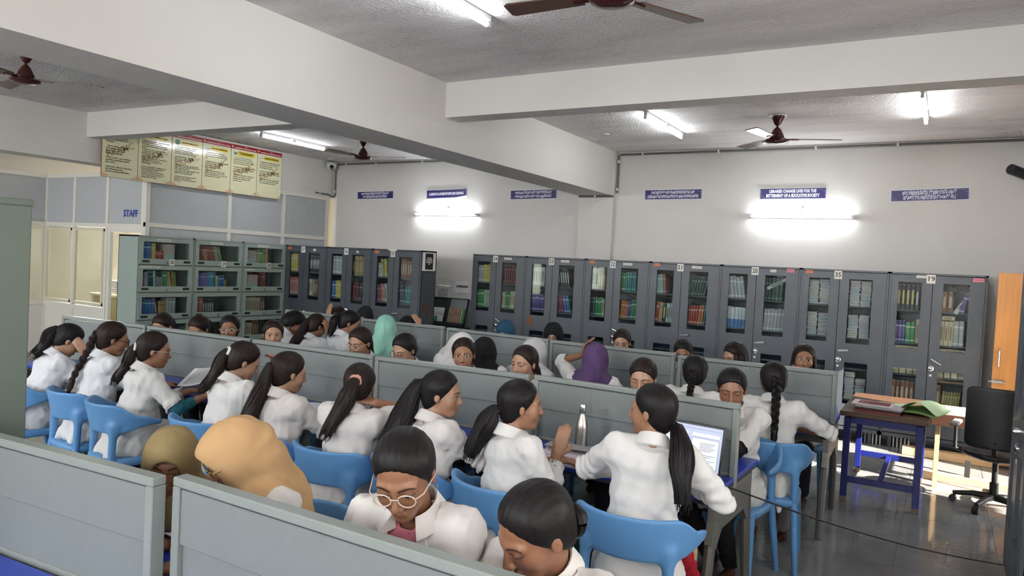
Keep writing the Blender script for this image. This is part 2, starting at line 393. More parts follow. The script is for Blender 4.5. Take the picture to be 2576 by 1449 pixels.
# ------------------------------------------------------------------ door leaf
t = struct(thing('door_1', 'orange wooden door leaf standing open with chrome bolt and handle', 'door', (.445, 9.05, 0), -.03))
MB().bbox(0, .48, 0, .035, .02, 2.0, .003).obj('leaf', M_WOOD, t)
MB().tube([(.05, -.005, 1.02), (.05, -.035, 1.04), (.05, -.035, 1.20), (.05, -.005, 1.22)], .008, 8).obj('handle', M_CHROME, t, True)
MB().bbox(.0, .10, -.012, 0, .86, .90, .003).tube([(-.03, -.014, .88), (.13, -.014, .88)], .007, 6).obj('bolt', M_CHROME, t)
MB().bbox(.03, .08, -.012, 0, .71, .77, .003).obj('lock', M_CHROME, t)
struct(MB().box(XR - .02, XR + .22, 6.90, 6.97, 0, 2.2).box(XR - .02, XR + .22, 8.58, 8.65, 0, 2.2).box(XR - .02, XR + .22, 6.90, 8.65, 2.13, 2.2).obj('trim_6', M_WOOD), 'wooden frame of the doorway', 'door frame')
struct(MB().box(1.0, 3.0, 5.5, 10.4, -.02, 0).obj('floor_outside', mat('sunlit_pavement', (.62, .58, .5), .9)), 'pale pavement outside the doorway', 'pavement')
struct(MB().box(1.15, 5.6, -3.4, 5.6, 3.12, 3.25).obj('ceiling_sun_block', M_BEAM), 'unseen roof added outside the right wall to block the sun', 'roof')  # roof added out of view to keep sun out of the side windows
# ------------------------------------------------------------------ tube lights
def tube_light(label, c, axis, power=38.0):
    t = thing('tube_light', label, 'light', c)
    if axis == 'y':
        MB().bbox(-.02, .02, -.61, .61, .015, .05, .004).obj('batten', M_WHITE, t)
        MB().tube([(0, -.58, -.012), (0, .58, -.012)], .016, 10).obj('tube', M_TUBE, t, True)
        for s_ in (-.6, .6): MB().bbox(-.014, .014, s_ - .018, s_ + .018, -.03, .02, .003).obj('holder', M_WHITE, t)
        MB().bbox(.03, .055, -.08, -.02, -.01, .03, .004).tube([(.03, -.05, .01), (.06, -.03, -.02), (.05, 0, -.04)], .006, 6).obj('starter', M_WHITE, t)
    else:
        MB().bbox(-.61, .61, .015, .05, -.02, .02, .004).obj('batten', M_WHITE, t)
        MB().tube([(-.58, -.02, 0), (.58, -.02, 0)], .016, 10).obj('tube', M_TUBE, t, True)
        for s_ in (-.6, .6): MB().bbox(s_ - .018, s_ + .018, -.04, .02, -.014, .014, .003).obj('holder', M_WHITE, t)
        MB().lathe([(.035, 0), (.035, .01), (.02, .018)], 12, (.02, .04, .10)).tube([(.02, .02, .10), (.02, -.02, .09), (.03, -.02, .05)], .008, 6).obj('rose', M_WHITE, t)
    return t
tube_light('lit tube light on the near ceiling of the right bay, cut by the top edge', (-2.78, 3.60, 3.45), 'y')
tube_light('lit ceiling tube light left of the far right fan', (-2.82, 7.93, 3.45), 'y')
tube_light('lit ceiling tube light at the far right, seen end on', (-.28, 7.75, 3.45), 'y')
tube_light('lit ceiling tube light in front of the rule posters', (-8.30, 7.6, 3.45), 'y')
tube_light('added ceiling tube light left of the frame, brightening the near left bay', (-6.6, 1.6, 3.45), 'y')  # extra tube outside the frame, added to brighten the left bay
tube_light('lit wall tube light under the house of hope sign', (-7.06, YW - .06, 2.59), 'x')
tube_light('lit wall tube light under the libraries change lives sign', (-1.63, YW - .06, 2.61), 'x')
# ------------------------------------------------------------------ fans
M_FAN = mat('fan_brown', (.055, .012, .010), .22); M_BLADE = mat('fan_blade_brown', (.10, .055, .04), .25)
def fan(label, c, rot):
    t = thing('ceiling_fan', label, 'fan', c, rot)
    MB().lathe([(.012, -.11), (.03, -.095), (.062, -.03), (.07, -.005), (.07, 0)], 20).obj('canopy', M_FAN, t, True)
    MB().lathe([(.085, -.002), (.09, -.006), (.085, -.012)], 20).obj('plate', M_WHITE, t, True)
    MB().tube([(0, 0, -.09), (0, 0, -.20)], .012, 8).obj('rod', M_FAN, t, True)
    MB().lathe([(.018, -.125), (.04, -.15), (.062, -.195), (.072, -.22), (.066, -.232), (.09, -.24), (.125, -.262), (.115, -.277), (.065, -.295), (.0, -.30)], 24).obj('motor', M_FAN, t, True)
    for k in range(3):
        a = 2 * PI * k / 3
        Mr = Matrix.Rotation(a, 4, 'Z') @ Matrix.Rotation(.14, 4, 'X')
        b = MB(); b.v = []; 
        poly = [(.17, -.05), (.60, -.072), (.62, -.06), (.62, .05), (.60, .062), (.17, .05)]
        vs = [Mr @ Vector((x, y, z)) + Vector((0, 0, -.245)) for z in (-.004, .004) for x, y in poly]
        n = len(poly)
        b.add(vs, [tuple(range(n))[::-1], tuple(range(n, 2 * n))] + [(i, (i + 1) % n, (i + 1) % n + n, i + n) for i in range(n)])
        bl = b.obj('blade', M_BLADE, t)
        MB().bbox(.10, .22, -.02, .02, -.01, .006, .003, Matrix.Translation((0, 0, -.245)) @ Mr).obj('bracket', M_FAN, bl)
    return t
fan('brown ceiling fan at the far left beyond the deep beam', (-7.14, 3.41, ZC), .9)
fan('brown ceiling fan cut by the top edge of the picture', (-1.6, 3.58, ZC), 1.1)
fan('brown ceiling fan nearest the libraries change lives sign', (-1.60, 7.89, ZC), .33)
fan('brown ceiling fan above the house of hope sign', (-7.23, 7.89, ZC), .35)
# ceiling roses
for lb, c in (('round white cap on the near ceiling by the deep beam', (-3.75, 3.35, ZC)), ('small round cap on the ceiling near the column', (-3.75, 8.4, ZC)), ('small round cap on the ceiling over the dome camera', (-9.25, 9.3, ZC))):
    tag(MB().lathe([(.055, -.012), (.06, -.006), (.06, 0)], 20).obj('ceiling_rose', mat('cap_white', (.6, .6, .58), .6), None, True, c), lb, 'ceiling rose')
# dome camera and bullet camera
t = thing('security_camera', 'white dome security camera in the left ceiling corner', 'camera', (-9.48, 9.55, 3.42))
MB().bbox(-.08, .06, -.06, .08, -.05, .06, .02).obj('mount', M_WHITE, t, True)
MB().lathe([(0, -.075), (.05, -.06), (.07, -.02), (.07, .02)], 18).obj('dome', M_WHITE, t, True)
g = MB().lathe([(.036, 0), (.036, .012), (.02, .02), (0, .02)], 16).obj('lens', mat('lens_black', (.005, .005, .006), .08), t, True); g.location = (.05, -.045, -.035); g.rotation_euler = (PI / 2 - .15, 0, .7)
t = thing('bullet_camera', 'black bullet camera at the right edge high on the wall', 'camera', (.66, 9.60, 3.06))
MB().tube([(-.16, -.2, .05), (.08, .06, -.02)], .055, 12).obj('barrel', M_BLACK, t, True)
MB().bbox(.02, .1, .05, .15, -.03, .03, .005).obj('bracket', M_BLACK, t)
# ------------------------------------------------------------------ blue wall signs
M_SIGN = mat('sign_blue', (.018, .012, .13), .35); M_SIGNT = mat('sign_lettering', (.72, .72, .85), .5); M_SIGNB = mat('sign_border', (.30, .28, .5), .5)
def sign(label, x0, x1, z0, z1, lines, tilt=0.0, fs=.05, torn=False):
    cx, cz = (x0 + x1) / 2, (z0 + z1) / 2; hw, hh = (x1 - x0) / 2, (z1 - z0) / 2
    t = thing('wall_sign', label, 'sign', (cx, YW - .012, cz)); t.rotation_euler = (0, -tilt, 0)
    MB().box(-hw - .012, hw + .012, .006, .010, -hh - .012, hh + .012).obj('backing', M_PAPER, t)
    if torn:
        MB().prism([(-hw, -hh), (hw * .45, -hh * .95), (hw, -hh * .55), (hw, hh), (-hw, hh)], 0, .006).obj('plate', M_SIGN, t)
    else: MB().box(-hw, hw, 0, .006, -hh, hh).obj('plate', M_SIGN, t)
    b = MB(); k = .008
    for (a, c) in ((-hw + k, -hh + k), (hw - k, hh - k)):
        s_ = 1 if a < 0 else -1
        b.box(min(a, a + s_ * hw * 1.5), max(a, a + s_ * hw * 1.5), -.002, 0, c - .0012, c + .0012)
        b.box(a - .0012, a + .0012, -.002, 0, min(c, c + s_ * hh * 1.5), max(c, c + s_ * hh * 1.5))
        for q in range(3):
            p0 = (a + s_ * (.012 + q * .016), c + s_ * (.03 - q * .010))
            b.prism([(p0[0] - .007, p0[1]), (p0[0], p0[1] - .004), (p0[0] + .008, p0[1] + .001), (p0[0], p0[1] + .005)], -.002, 0)
    b.obj('border', M_SIGNB, t)
    n = len(lines)
    for i, (ln, wd) in enumerate(lines):
        text('lettering', ln, fs, M_SIGNT, t, (0, -.002, ((n - 1) / 2 - i) * hh * .86), (PI / 2, 0, 0), width=wd * hw * 2, bold=.0032)
    return t
sign('leftmost blue sign with two lines of Kannada writing', -9.01, -8.21, 2.855, 2.975, [('ಒಂದು ಅತ್ಯುತ್ತಮ ಪುಸ್ತಕ ನೂರು ಸ್ನೇಹಿತರಿಗೆ ಸಮಾನ ಆದರೆ', .78), ('ಒಬ್ಬ ಅತ್ಯುತ್ತಮ ಸ್ನೇಹಿತ ಒಂದು ಗ್ರಂಥಾಲಯಕ್ಕೆ ಸಮಾನ', .68)], .015, .052)
sign('blue sign reading a library is a house of hope and learning, corner peeling', -7.49, -6.70, 2.862, 2.995, [('A LIBRARY IS A HOUSE OF HOPE AND LEARNING', .88)], .03, .055, True)
sign('blue Kannada sign just left of the column', -5.87, -5.08, 2.845, 2.975, [('ಜ್ಞಾನವಂತರ ಸಹವಾಸ ಬಂಗಾರ ಅದು ಸಿಹಿಸಕ್ಕೆ ಸಮಾನ', .8), ('ಜ್ಞಾನವಂತರ ವಿನಯ ಬಂಗಾರ ಅದು ಅಮೃತಕ್ಕೆ ಸಮಾನ', .8)], .02, .055)
sign('blue Kannada sign just right of the column', -3.69, -2.90, 2.835, 2.962, [('ನಿಮಗೆ ಸಾಧನೆಯಲ್ಲಿ ಅತ್ಯ ನಿಜವಾದ ಪುಸ್ತಕದ ಜೊತೆ ಗೆಳೆತನ ಮಾಡಿ', .78), ('ಅದಕ್ಕೆ ಒಂದು ಬೆಲೆ ಇದೆ ಅದನ್ನು ನಾವು ಸ್ನೇಹಿತರಿಗೆ ಮಾಡುವ ಹಾಗೆ ಪುಸ್ತಕ ಮಾಡಬೇಕು', .9)], .015, .052)
sign('blue sign reading libraries change lives for the betterment', -2.135, -1.355, 2.838, 2.966, [('LIBRARIES CHANGE LIVES FOR THE', .72), ('BETTERMENT OF A EDUCATIVE SOCIETY', .82)], .01, .052)
sign('rightmost blue Kannada sign, tilted', -.635, .142, 2.815, 2.94, [('ಬೀಗ ಹಾಕಬಹುದಾದ್ದು ಗ್ರಂಥಾಲಯಕ್ಕೆ ಮಾತ್ರ', .70), ('ಆಲೋಚನೆಗಳು ಎಂದಿದ್ದರೂ ಸ್ವತಂತ್ರ ವೇ..!', .68)], .035, .062)
# ------------------------------------------------------------------ rule posters on the left
M_POST = mat('poster_cream', (.76, .75, .50), .12, spec=.6); M_PRED = mat('poster_red', (.33, .015, .025), .2); M_PBRN = mat('poster_edge', (.28, .05, .02), .4)
M_PYEL = mat('poster_yellow', (.75, .55, .02), .2); M_INK = mat('ink_dark', (.03, .03, .015), .5); M_WMK = mat('poster_watermark', (.44, .30, .14), .3)
M_PPINK = mat('poster_corner', (.62, .25, .16), .3)
POST = [
 ('', (.2, .45, .2), ['2. Silence Zone - do not talk inside the library,', 'or use phones inside the library.', '3. Library Timing - the library is open', 'from 9 am to 7 pm (Monday to Friday)', '9 am to 1 pm (Saturday), holidays', 'students/per faculty issued prior to', 'the schedule.', '', '    Library Card/Id - only registered', 'students, faculty, and staff are', 'allowed, visitors need special', 'permission from principal.', '', '4. Proper Conduct - users must behave', 'respectfully towards library staff and', 'fellow readers.', '', '5. Dress Code - follow the college dress', 'code while inside the library.', 'Aprons are not allowed inside library']),
 ('BORROWING RULES', (.5, .5, .5), ['1. Library Card is mandatory - students must present', 'their library card for borrowing books.', '2. Issue Limit - students may borrow two books', 'as prescribed and only with the permission of the', 'librarian.', '3. Loan Period - students may keep a book for', 'seven days, a fine is charged for every', 'day after the due date.', '4. Renewal - books may be renewed once,', 'subject to the demand of others.', '5. Reference Books & Journals - reference books,', 'manuscripts and journals cannot be', 'issued for home use and must be read', 'inside the library.', '', '6. Lost or Damaged Books - a double fine of the', 'price of the book will be charged from the', 'student if the issued book is lost,', 'or a new copy of the same book should be', 'submitted to the library. The borrower must', 'replace or pay the double cost of lost or', 'damaged books to the college.']),
 ('DISCIPLINE & SPECIAL RULES', (.05, .2, .07), ['1. No Eating or Drinking - food and', 'beverages are not allowed inside.', '2. Personal Belongings - bags,', 'notebooks, and personal books', 'need to be strictly deposited there.', '', '3. Seating Etiquette - maintain', 'silence, sit in your assigned', 'seat, and keep the table neat', 'and clean.', '', '4. Mobile Phone Usage - phones should', 'be on silent mode, and calls should not be', 'taken outside the library.', 'A fine of Rs. 1000/- will be levied if caught', 'using mobile, and mobile will be', 'handed over to the principal.', '', '5. Suspension for Frequent violation -', 'Defaulter students may face', 'suspension from using certain library', 'resources.']),
 ('TYPES OF USES & RECOMMENDATIONS', (.6, .6, .62), ['1. Special Ayurvedic Collections -', 'ancient Ayurvedic texts, manuscripts,', 'and rare books must be handled with', 'care.', '', '2. Digital Resources - access to e-books,', 'online journals, and research', 'databases may be available.', 'Misuse is strictly prohibited.', '', '3. Photocopying & Printing - some', 'books may be photocopied within', 'legal and ethical limits, rare books and', 'manuscripts are restricted.']),
 ('SPECIAL PRIVILEGES FOR RESEARCH\nSCHOLARS AND FACULTY', (.12, .16, .1), ['1. Access to Research Sections -', 'postgraduate students and faculty', 'may have access to special journals,', 'texts and research archives.', '', '2. Restricted Readings - Some old and', 'rare Ayurvedic Manuscripts require', 'special permission for use.', '', '3. Thesis & Dissertation Submission -', 'students must follow the library', 'guidelines for submitting their', 'research work.']),
 ('COMPUTER & INTERNET USE', (.3, .5, .5), ['1. Designated Computers only - library', 'computers are meant for academic', 'and research use, not for', 'entertainment or gaming.', '', '2. Internet Use Monitored - browsing', 'only academic websites & other online', 'legal resources.', '', '3. No External Devices - personal pen', 'drives or external hard drives should', 'not be used without permission.'])]
PLAB = ['leftmost cream rule poster on proper conduct and dress code', 'cream poster of borrowing rules', 'cream discipline and special rules poster with a green badge', 'cream poster on special Ayurvedic collections and photocopying', 'cream research privileges poster with a dark emblem', 'rightmost cream computer and internet use poster']
for i, (ttl, bc, lines) in enumerate(POST):
    y0 = 5.49 + i * .4965
    t = thing('rule_poster', PLAB[i], 'poster', (-9.53, y0 + .248, 2.712)); t.rotation_euler = (0, 0, PI / 2)
    PW, PH = .488, .745; yy = -.006
    MB().box(-PW / 2 - .004, PW / 2 + .004, 0, .012, -.004, PH + .002).obj('edge', M_PBRN, t)
    MB().box(-PW / 2, PW / 2, -.004, 0, 0, PH).obj('sheet', M_POST, t)
    MB().box(-PW / 2, PW / 2, -.0055, -.004, PH - .065, PH).obj('header', M_PRED, t)
    text('lettering', 'RAJARAJESHWARI AYURVEDIC MEDICAL COLLEGE', .02, M_PAPER, t, (.02, yy, PH - .043), (PI / 2, 0, 0), width=.40, bold=.0008)
    text('lettering', 'RULES OF', .010, M_PAPER, t, (.03, yy, PH - .018), (PI / 2, 0, 0), width=.06)
    MB().lathe([(.016, 0), (.016, .001)], 14).obj('emblem', mat('emblem_gold', (.65, .45, .2), .3), t, loc=(-.222, yy, PH - .034)).rotation_euler = (PI / 2, 0, 0)
    if ttl:
        nl = ttl.count('\n') + 1; th = .05 if nl == 1 else .066; tz = PH - .125
        pts = [(-.12, tz - th / 2), (.17, tz - th / 2), (.19, tz - th / 4), (.198, tz), (.19, tz + th / 4), (.17, tz + th / 2), (-.12, tz + th / 2)]
        MB().prism(pts, -.006, -.004).obj('title_band', M_PYEL, t)
        text('lettering', ttl, .022 if nl == 1 else .017, M_INK, t, (.035, -.007, tz - (0 if nl == 1 else -.003)), (PI / 2, 0, 0), width=.27, bold=.0012)
        g = MB().lathe([(.042, 0), (.042, .0015)], 20).obj('badge', mat('badge_pale', (.72, .76, .70), .3), t, loc=(-.165, -.005, tz)); g.rotation_euler = (PI / 2, 0, 0)
        bm = mat('badge_%d' % i, bc, .4)
        if i == 2: g2 = MB().lathe([(.038, 0), (.038, .0015)], 20).obj('badge_mark', bm, t, loc=(-.165, -.0065, tz)); g2.rotation_euler = (PI / 2, 0, 0)
        elif i == 4: MB().prism([(-.195, tz - .025), (-.15, tz - .028), (-.125, tz + .02), (-.155, tz + .005), (-.175, tz + .022), (-.195, tz + .008)], -.008, -.006).obj('badge_mark', bm, t)
        else:
            b = MB()
            for q in range(3):
                a = PI / 2 + q * 2 * PI / 3; cx, cz = -.165 + .02 * math.cos(a), tz + .02 * math.sin(a)
                b.prism([(cx + .008 * math.cos(k * PI / 4), cz + .008 * math.sin(k * PI / 4)) for k in range(8)], -.008, -.006)
            b.obj('badge_mark', mat('badge_dark', (.05, .12, .15), .4), t)
    text('watermark', 'RRAMC', .12, M_WMK, t, (0, -.005, .37), (PI / 2, -.42, 0), width=.40, bold=.002, depth=.0003)
    n = len(lines); top = PH - .19 if ttl else PH - .10; bot = {0: .07, 1: .06, 2: .07, 3: .20, 4: .20, 5: .22}[i]
    body = '\n'.join(lines); lh = (top - bot) / (n - 1)
    o = text('lettering', body, lh * .92, M_INK, t, (-.20, yy, (top + bot) / 2), (PI / 2, 0, 0), align='LEFT', bold=.0, spacing=1.0)
    co = np.empty(len(o.data.vertices) * 3); o.data.vertices.foreach_get('co', co)
    ww = co[0::3].max() - co[0::3].min(); hh = co[1::3].max() - co[1::3].min()
    co[0::3] *= .41 / ww; co[1::3] *= (top - bot + lh * .7) / hh; co[1::3] -= (co[1::3].max() + co[1::3].min()) / 2
    o.data.vertices.foreach_set('co', co)
    b = MB()
    for s_ in (-1, 1):
        for q in range(5):
            a = s_ * (PW / 2 - .012 - q * .017); hh = .058 - q * .011
            b.prism([(a - .006, .008), (a + .006, .008), (a + s_ * .003, .008 + hh)], -.0055, -.004)
    b.obj('corner_ornament', M_PPINK, t)
# ------------------------------------------------------------------ books
def book_mat(name, c, band, kind):
    m, nt, b = newmat('book_' + name); b.inputs['Roughness'].default_value = .4
    tc = nt.nodes.new('ShaderNodeTexCoord'); sp = nt.nodes.new('ShaderNodeSeparateXYZ'); nt.links.new(tc.outputs['Generated'], sp.inputs[0])
    x, y, z = (NX(nt, sp.outputs[k]) for k in range(3))
    col = c
    if band is not None:
        if kind == 0: f = z.gt(.72) * z.lt(.80) + z.gt(.08) * z.lt(.14)
        elif kind == 1: f = z.lt(.42)
        else: f = z.gt(.22) * z.lt(.78) * x.gt(.3) * x.lt(.7)
        col = mixcol(nt, f.sat(), c, band)
    wv = nt.nodes.new('ShaderNodeTexNoise'); wv.inputs['Scale'].default_value = 14; nt.links.new(tc.outputs['Generated'], wv.inputs[0])
    lab = (NX(nt, wv.outputs[0]).gt(.58)) * z.gt(.45) * z.lt(.7) * .5
    col2 = mixcol(nt, lab, col, band if band is not None else tuple(min(1, v * 2 + .15) for v in c))
    pg = (z.gt(.985)) * x.gt(.15) * x.lt(.85)
    nt.links.new(mixcol(nt, pg, col2, (.6, .56, .48)), b.inputs['Base Color'])
    return m
BC = {'grey': ((.42, .42, .42), (.7, .7, .7), 0), 'yellow': ((.62, .48, .10), (.7, .65, .4), 0), 'maroon': ((.12, .012, .018), (.3, .1, .08), 0), 'green': ((.03, .24, .07), (.5, .6, .45), 0),
 'pale green': ((.42, .52, .33), (.2, .4, .2), 0), 'cream': ((.62, .52, .36), (.3, .2, .12), 2), 'red': ((.42, .05, .04), (.7, .5, .4), 0), 'white': ((.55, .55, .53), (.12, .12, .12), 2),
 'purple': ((.10, .06, .26), (.5, .45, .6), 0), 'plum': ((.20, .05, .12), (.4, .2, .3), 0), 'blue': ((.05, .16, .42), (.5, .6, .7), 0), 'teal': ((.02, .20, .20), (.2, .45, .42), 0),
 'brown': ((.22, .085, .045), (.55, .42, .33), 2), 'dark green': ((.02, .05, .04), (.15, .25, .2), 0), 'orange': ((.52, .17, .04), (.7, .5, .3), 0), 'black': ((.02, .02, .02), (.6, .5, .15), 2),
 'black and white': ((.03, .03, .03), (.65, .65, .65), 2), 'light teal': ((.30, .45, .42), (.6, .65, .6), 0), 'white and blue': ((.70, .71, .73), (.10, .24, .50), 1), 'pink': ((.52, .20, .19), (.7, .45, .4), 0),
 'tan': ((.48, .34, .16), (.3, .2, .1), 0), 'navy': ((.02, .03, .08), (.3, .3, .4), 0), 'pink and white': ((.62, .48, .44), (.5, .62, .60), 1), 'magenta': ((.38, .05, .16), (.6, .3, .4), 0),
 'lilac': ((.42, .40, .55), (.2, .2, .3), 0), 'light blue': ((.28, .50, .62), (.7, .75, .78), 0), 'red brown': ((.30, .07, .05), (.5, .3, .25), 0), 'sage': ((.32, .36, .22), (.5, .5, .4), 0),
 'violet': ((.16, .16, .40), (.35, .35, .6), 0), 'cyan': ((.03, .35, .48), (.4, .6, .7), 0), 'olive': ((.26, .24, .06), (.4, .38, .2), 0), 'coral': ((.55, .18, .12), (.7, .5, .4), 0)}
BMESH = {}
def book_mesh(cn):
    if cn not in BMESH:
        c, bd, k = BC[cn]
        prof = [(0, .5), (0, -.46), (.18, -.5), (.82, -.5), (1, -.46), (1, .5)]
        b = MB().prism(prof, 0, 1, 'z')
        BMESH[cn] = b.mesh('book', book_mat(cn, c, bd, k))
    return BMESH[cn]
NBOOK = 0
NW = {'19': 'nineteen', '20': 'twenty', '21': 'twenty-one', '22': 'twenty-two', '23': 'twenty-three', '24': 'twenty-four', '25': 'twenty-five', '26': 'twenty-six', '27': 'twenty-seven', '28': 'twenty-eight', '29': 'twenty-nine', '30': 'thirty', '35': 'thirty-five'}
ORD = ['first', 'second', 'third', 'fourth', 'fifth', 'sixth', 'seventh', 'eighth', 'ninth', 'tenth', 'eleventh', 'twelfth', 'thirteenth', 'fourteenth', 'fifteenth', 'sixteenth', 'seventeenth', 'eighteenth', 'nineteenth', 'twentieth']
def name_books(made, where):
    for cn, obs in made.items():
        for i, o in enumerate(obs):
            tag(o, ('%s %s book from the left %s' % (ORD[i], cn, where)) if len(obs) > 1 else '%s book %s' % (cn, where), 'book', '%s books %s' % (cn, where))
def books(Mw, x0, x1, z, yc, runs, where, depth=.15):
    """a run of books standing from x0; each book is a thing of its own"""
    global NBOOK
    x = x0; made = {}
    for (cn, n, hgt, tk, lean) in runs:
        for i in range(n):
            if x + tk > x1 + .02: return name_books(made, where)
            hh = hgt * random.uniform(.97, 1.03); tt = tk * random.uniform(.92, 1.08)
            o = link('book', book_mesh(cn))
            o.matrix_world = Mw @ Matrix.Translation((x + (hh * math.sin(lean) if lean < 0 else 0) * 0, yc + random.uniform(-.006, .006), z)) @ Matrix.Rotation(lean, 4, 'Y') @ Matrix.Diagonal((tt * .96, depth, hh, 1))
            made.setdefault(cn, []).append(o); NBOOK += 1
            x += tt / max(.5, math.cos(lean))
    name_books(made, where)
# ------------------------------------------------------------------ steel cabinets
M_STEEL = mat('cabinet_steel', srgb(74, 79, 86), .36, .0, noise=.12, nscale=5)
M_STEEL_IN = mat('cabinet_inside', srgb(95, 99, 104), .6)
M_NUM = mat('number_card', (.72, .70, .66), .6); M_TAGO = mat('orange_tag', (.72, .22, .08), .5); M_TAGP = mat('pink_tag', (.75, .22, .30), .5)
def panel_with_holes(mb, x0, x1, z0, z1, holes, y0, y1):
    """vertical stack of holes sharing hx0,hx1"""
    hx0, hx1 = holes[0][0], holes[0][1]
    mb.box(x0, hx0, y0, y1, z0, z1); mb.box(hx1, x1, y0, y1, z0, z1)
    zs = sorted([(h[2], h[3]) for h in holes]); cur = z0
    for a, b in zs: mb.box(hx0, hx1, y0, y1, cur, a); cur = b
    mb.box(hx0, hx1, y0, y1, cur, z1)
    return mb
def steel_cabinet(num, label, x, y, W, rotz=0.0, D=.45, Hc=1.965, tags=(), card=None, feet=True, handles=1):
    t = thing('steel_cabinet', label, 'cabinet', (x, y, 0), rotz)
    zb = .13
    b = MB().box(0, .018, .02, D, zb, Hc).box(W - .018, W, .02, D, zb, Hc).box(0, W, D - .01, D, zb, Hc).box(0, W, .0, D, Hc - .02, Hc).box(0, W, .0, D, zb, zb + .04).box(0, .022, 0, .03, zb, Hc).box(W - .022, W, 0, .03, zb, Hc)
    b.obj('body', M_STEEL, t)
    for zz in (1.555, 1.19, .84, .48): MB().box(.018, W - .018, .05, D - .01, zz - .02, zz).obj('shelf', M_STEEL_IN, t)
    sm = .455 * W
    for k, (a, c, h0, h1) in enumerate(((.024, sm - .003, .10 * W, .345 * W), (sm + .003, W - .024, .565 * W, .825 * W))):
        d = panel_with_holes(MB(), a, c, zb + .05, Hc - .026, [(h0, h1, .43, .905), (h0, h1, 1.125, 1.86)], -.006, .014).obj('door', M_STEEL, t)
        MB().box(h0 - .005, h1 + .005, .015, .018, .425, .91).obj('pane', M_CABGLASS, d); MB().box(h0 - .005, h1 + .005, .015, .018, 1.12, 1.865).obj('pane', M_CABGLASS, d)
        if k == 1:
            hb = MB(); ang = random.choice((.1, -.45, -.5, -.35))
            p0 = np.array((sm + .03, -.03, 1.035)); p1 = p0 + np.array((.11 * math.cos(ang), 0, .11 * math.sin(ang)))
            hb.tube([p0 + (0, .03, 0), p0, p1, p1 + (0, .03, 0)], [.010, .011, .011, .010], 8)
            hb.obj('handle', M_CHROME, d, True)
            MB().lathe([(.030, 0), (.030, .008), (.022, .014), (0, .016)], 18).obj('lock', M_CHROME, d, True, (sm + .035, -.006, .93)).rotation_euler = (PI / 2, 0, 0)
            MB().bbox(sm + .022, sm + .046, -.009, -.006, .845, .868, .001).obj('lock_tag', M_NUM, d)
    if num:
        nw = .042
        c = MB().bbox(sm - nw - .02, sm + nw - .02, -.011, -.0065, 1.855, 1.95, .001).obj('number_card', M_NUM, t)
        text('number', num, .075, M_INK, c, (sm - .02, -.0122, 1.903), (PI / 2, 0, 0), width=.062, bold=.001)
    for (kind, tx, tz, tw, th, tx2) in tags:
        m_ = {'o': M_TAGO, 'p': M_TAGP, 'w': M_NUM}[kind]
        c = MB().bbox(tx - tw / 2, tx + tw / 2, -.010, -.0065, tz - th / 2, tz + th / 2, .001).obj('shelf_tag', m_, t)
        if tx2: text('tag_lettering', tx2, th * .5, M_INK, c, (tx, -.0108, tz), (PI / 2, 0, 0), width=tw * .82)
    if feet:
        for fx in (.10, W - .10):
            for fy in (.06, D - .06):
                MB().bbox(fx - .02, fx + .02, fy - .02, fy + .02, 0, zb, .003).obj('leg', M_STEEL, t)
    bpy.context.view_layer.update()
    return t
W1 = .933; C24 = -6.16; YF = 9.22
WT = ('w', .66 * W1, 1.915, .13, .032)
CAB = [
 ('24', [WT + ('LIBRARY BOOKS',)], 'grey steel cabinet numbered 24 with yellow and green books'),
 ('23', [WT + ('REFERENCE 1',)], 'grey steel cabinet numbered 23 with a rust patch on its door'),
 ('22', [('o', .10, 1.925, .075, .035, 'BOOKS'), WT + ('REFERENCE 2',)], 'grey steel cabinet numbered 22 with teal and orange books'),
 ('21', [('o', .09, 1.925, .08, .035, 'BOOKS'), WT + ('KAYACHIKITSA',)], 'grey steel cabinet numbered 21 with red and orange books'),
 ('20', [('w', .66 * W1, 1.915, .07, .032, 'PANCHA'), ('p', .87 * W1, 1.925, .085, .04, 'BOOKS')], 'grey steel cabinet numbered 20 with rows of white volumes'),
 ('35', [('o', .09, 1.925, .08, .035, 'BOOKS')], 'grey steel cabinet numbered 35 full of paper stacks'),
 ('19', [('w', .36 * W1, 1.925, .15, .028, 'DICTIONARY'), ('p', .90 * W1, 1.915, .10, .04, 'BOOKS')], 'grey steel cabinet numbered 19 beside the wooden door')]
CABT = {}
for i, (n, tg, lb) in enumerate(CAB):
    CABT[n] = steel_cabinet(n, lb, C24 + i * W1, YF, W1 - .004, tags=tg)
CABD = [('27', [('o', .09, 1.92, .07, .04, 'BOOKS'), ('w', .70 * .91, 1.905, .06, .035, 'A-Z')], 'dark steel cabinet numbered 27 beside the green bookcases'),
 ('26', [('w', .68 * .91, 1.905, .05, .03, 'A-Z')], 'dark steel cabinet numbered 26, middle of the three at the left'),
 ('25', [('o', .09, 1.92, .08, .04, 'BOOKS'), ('w', .42 * .91, 1.955, .16, .02, '')], 'dark steel cabinet numbered 25 with a quote notice on its side')]
for i, (n, tg, lb) in enumerate(CABD):
    CABT[n] = steel_cabinet(n, lb, -9.15 + i * .91, 8.3, .905, D=.36, tags=tg)
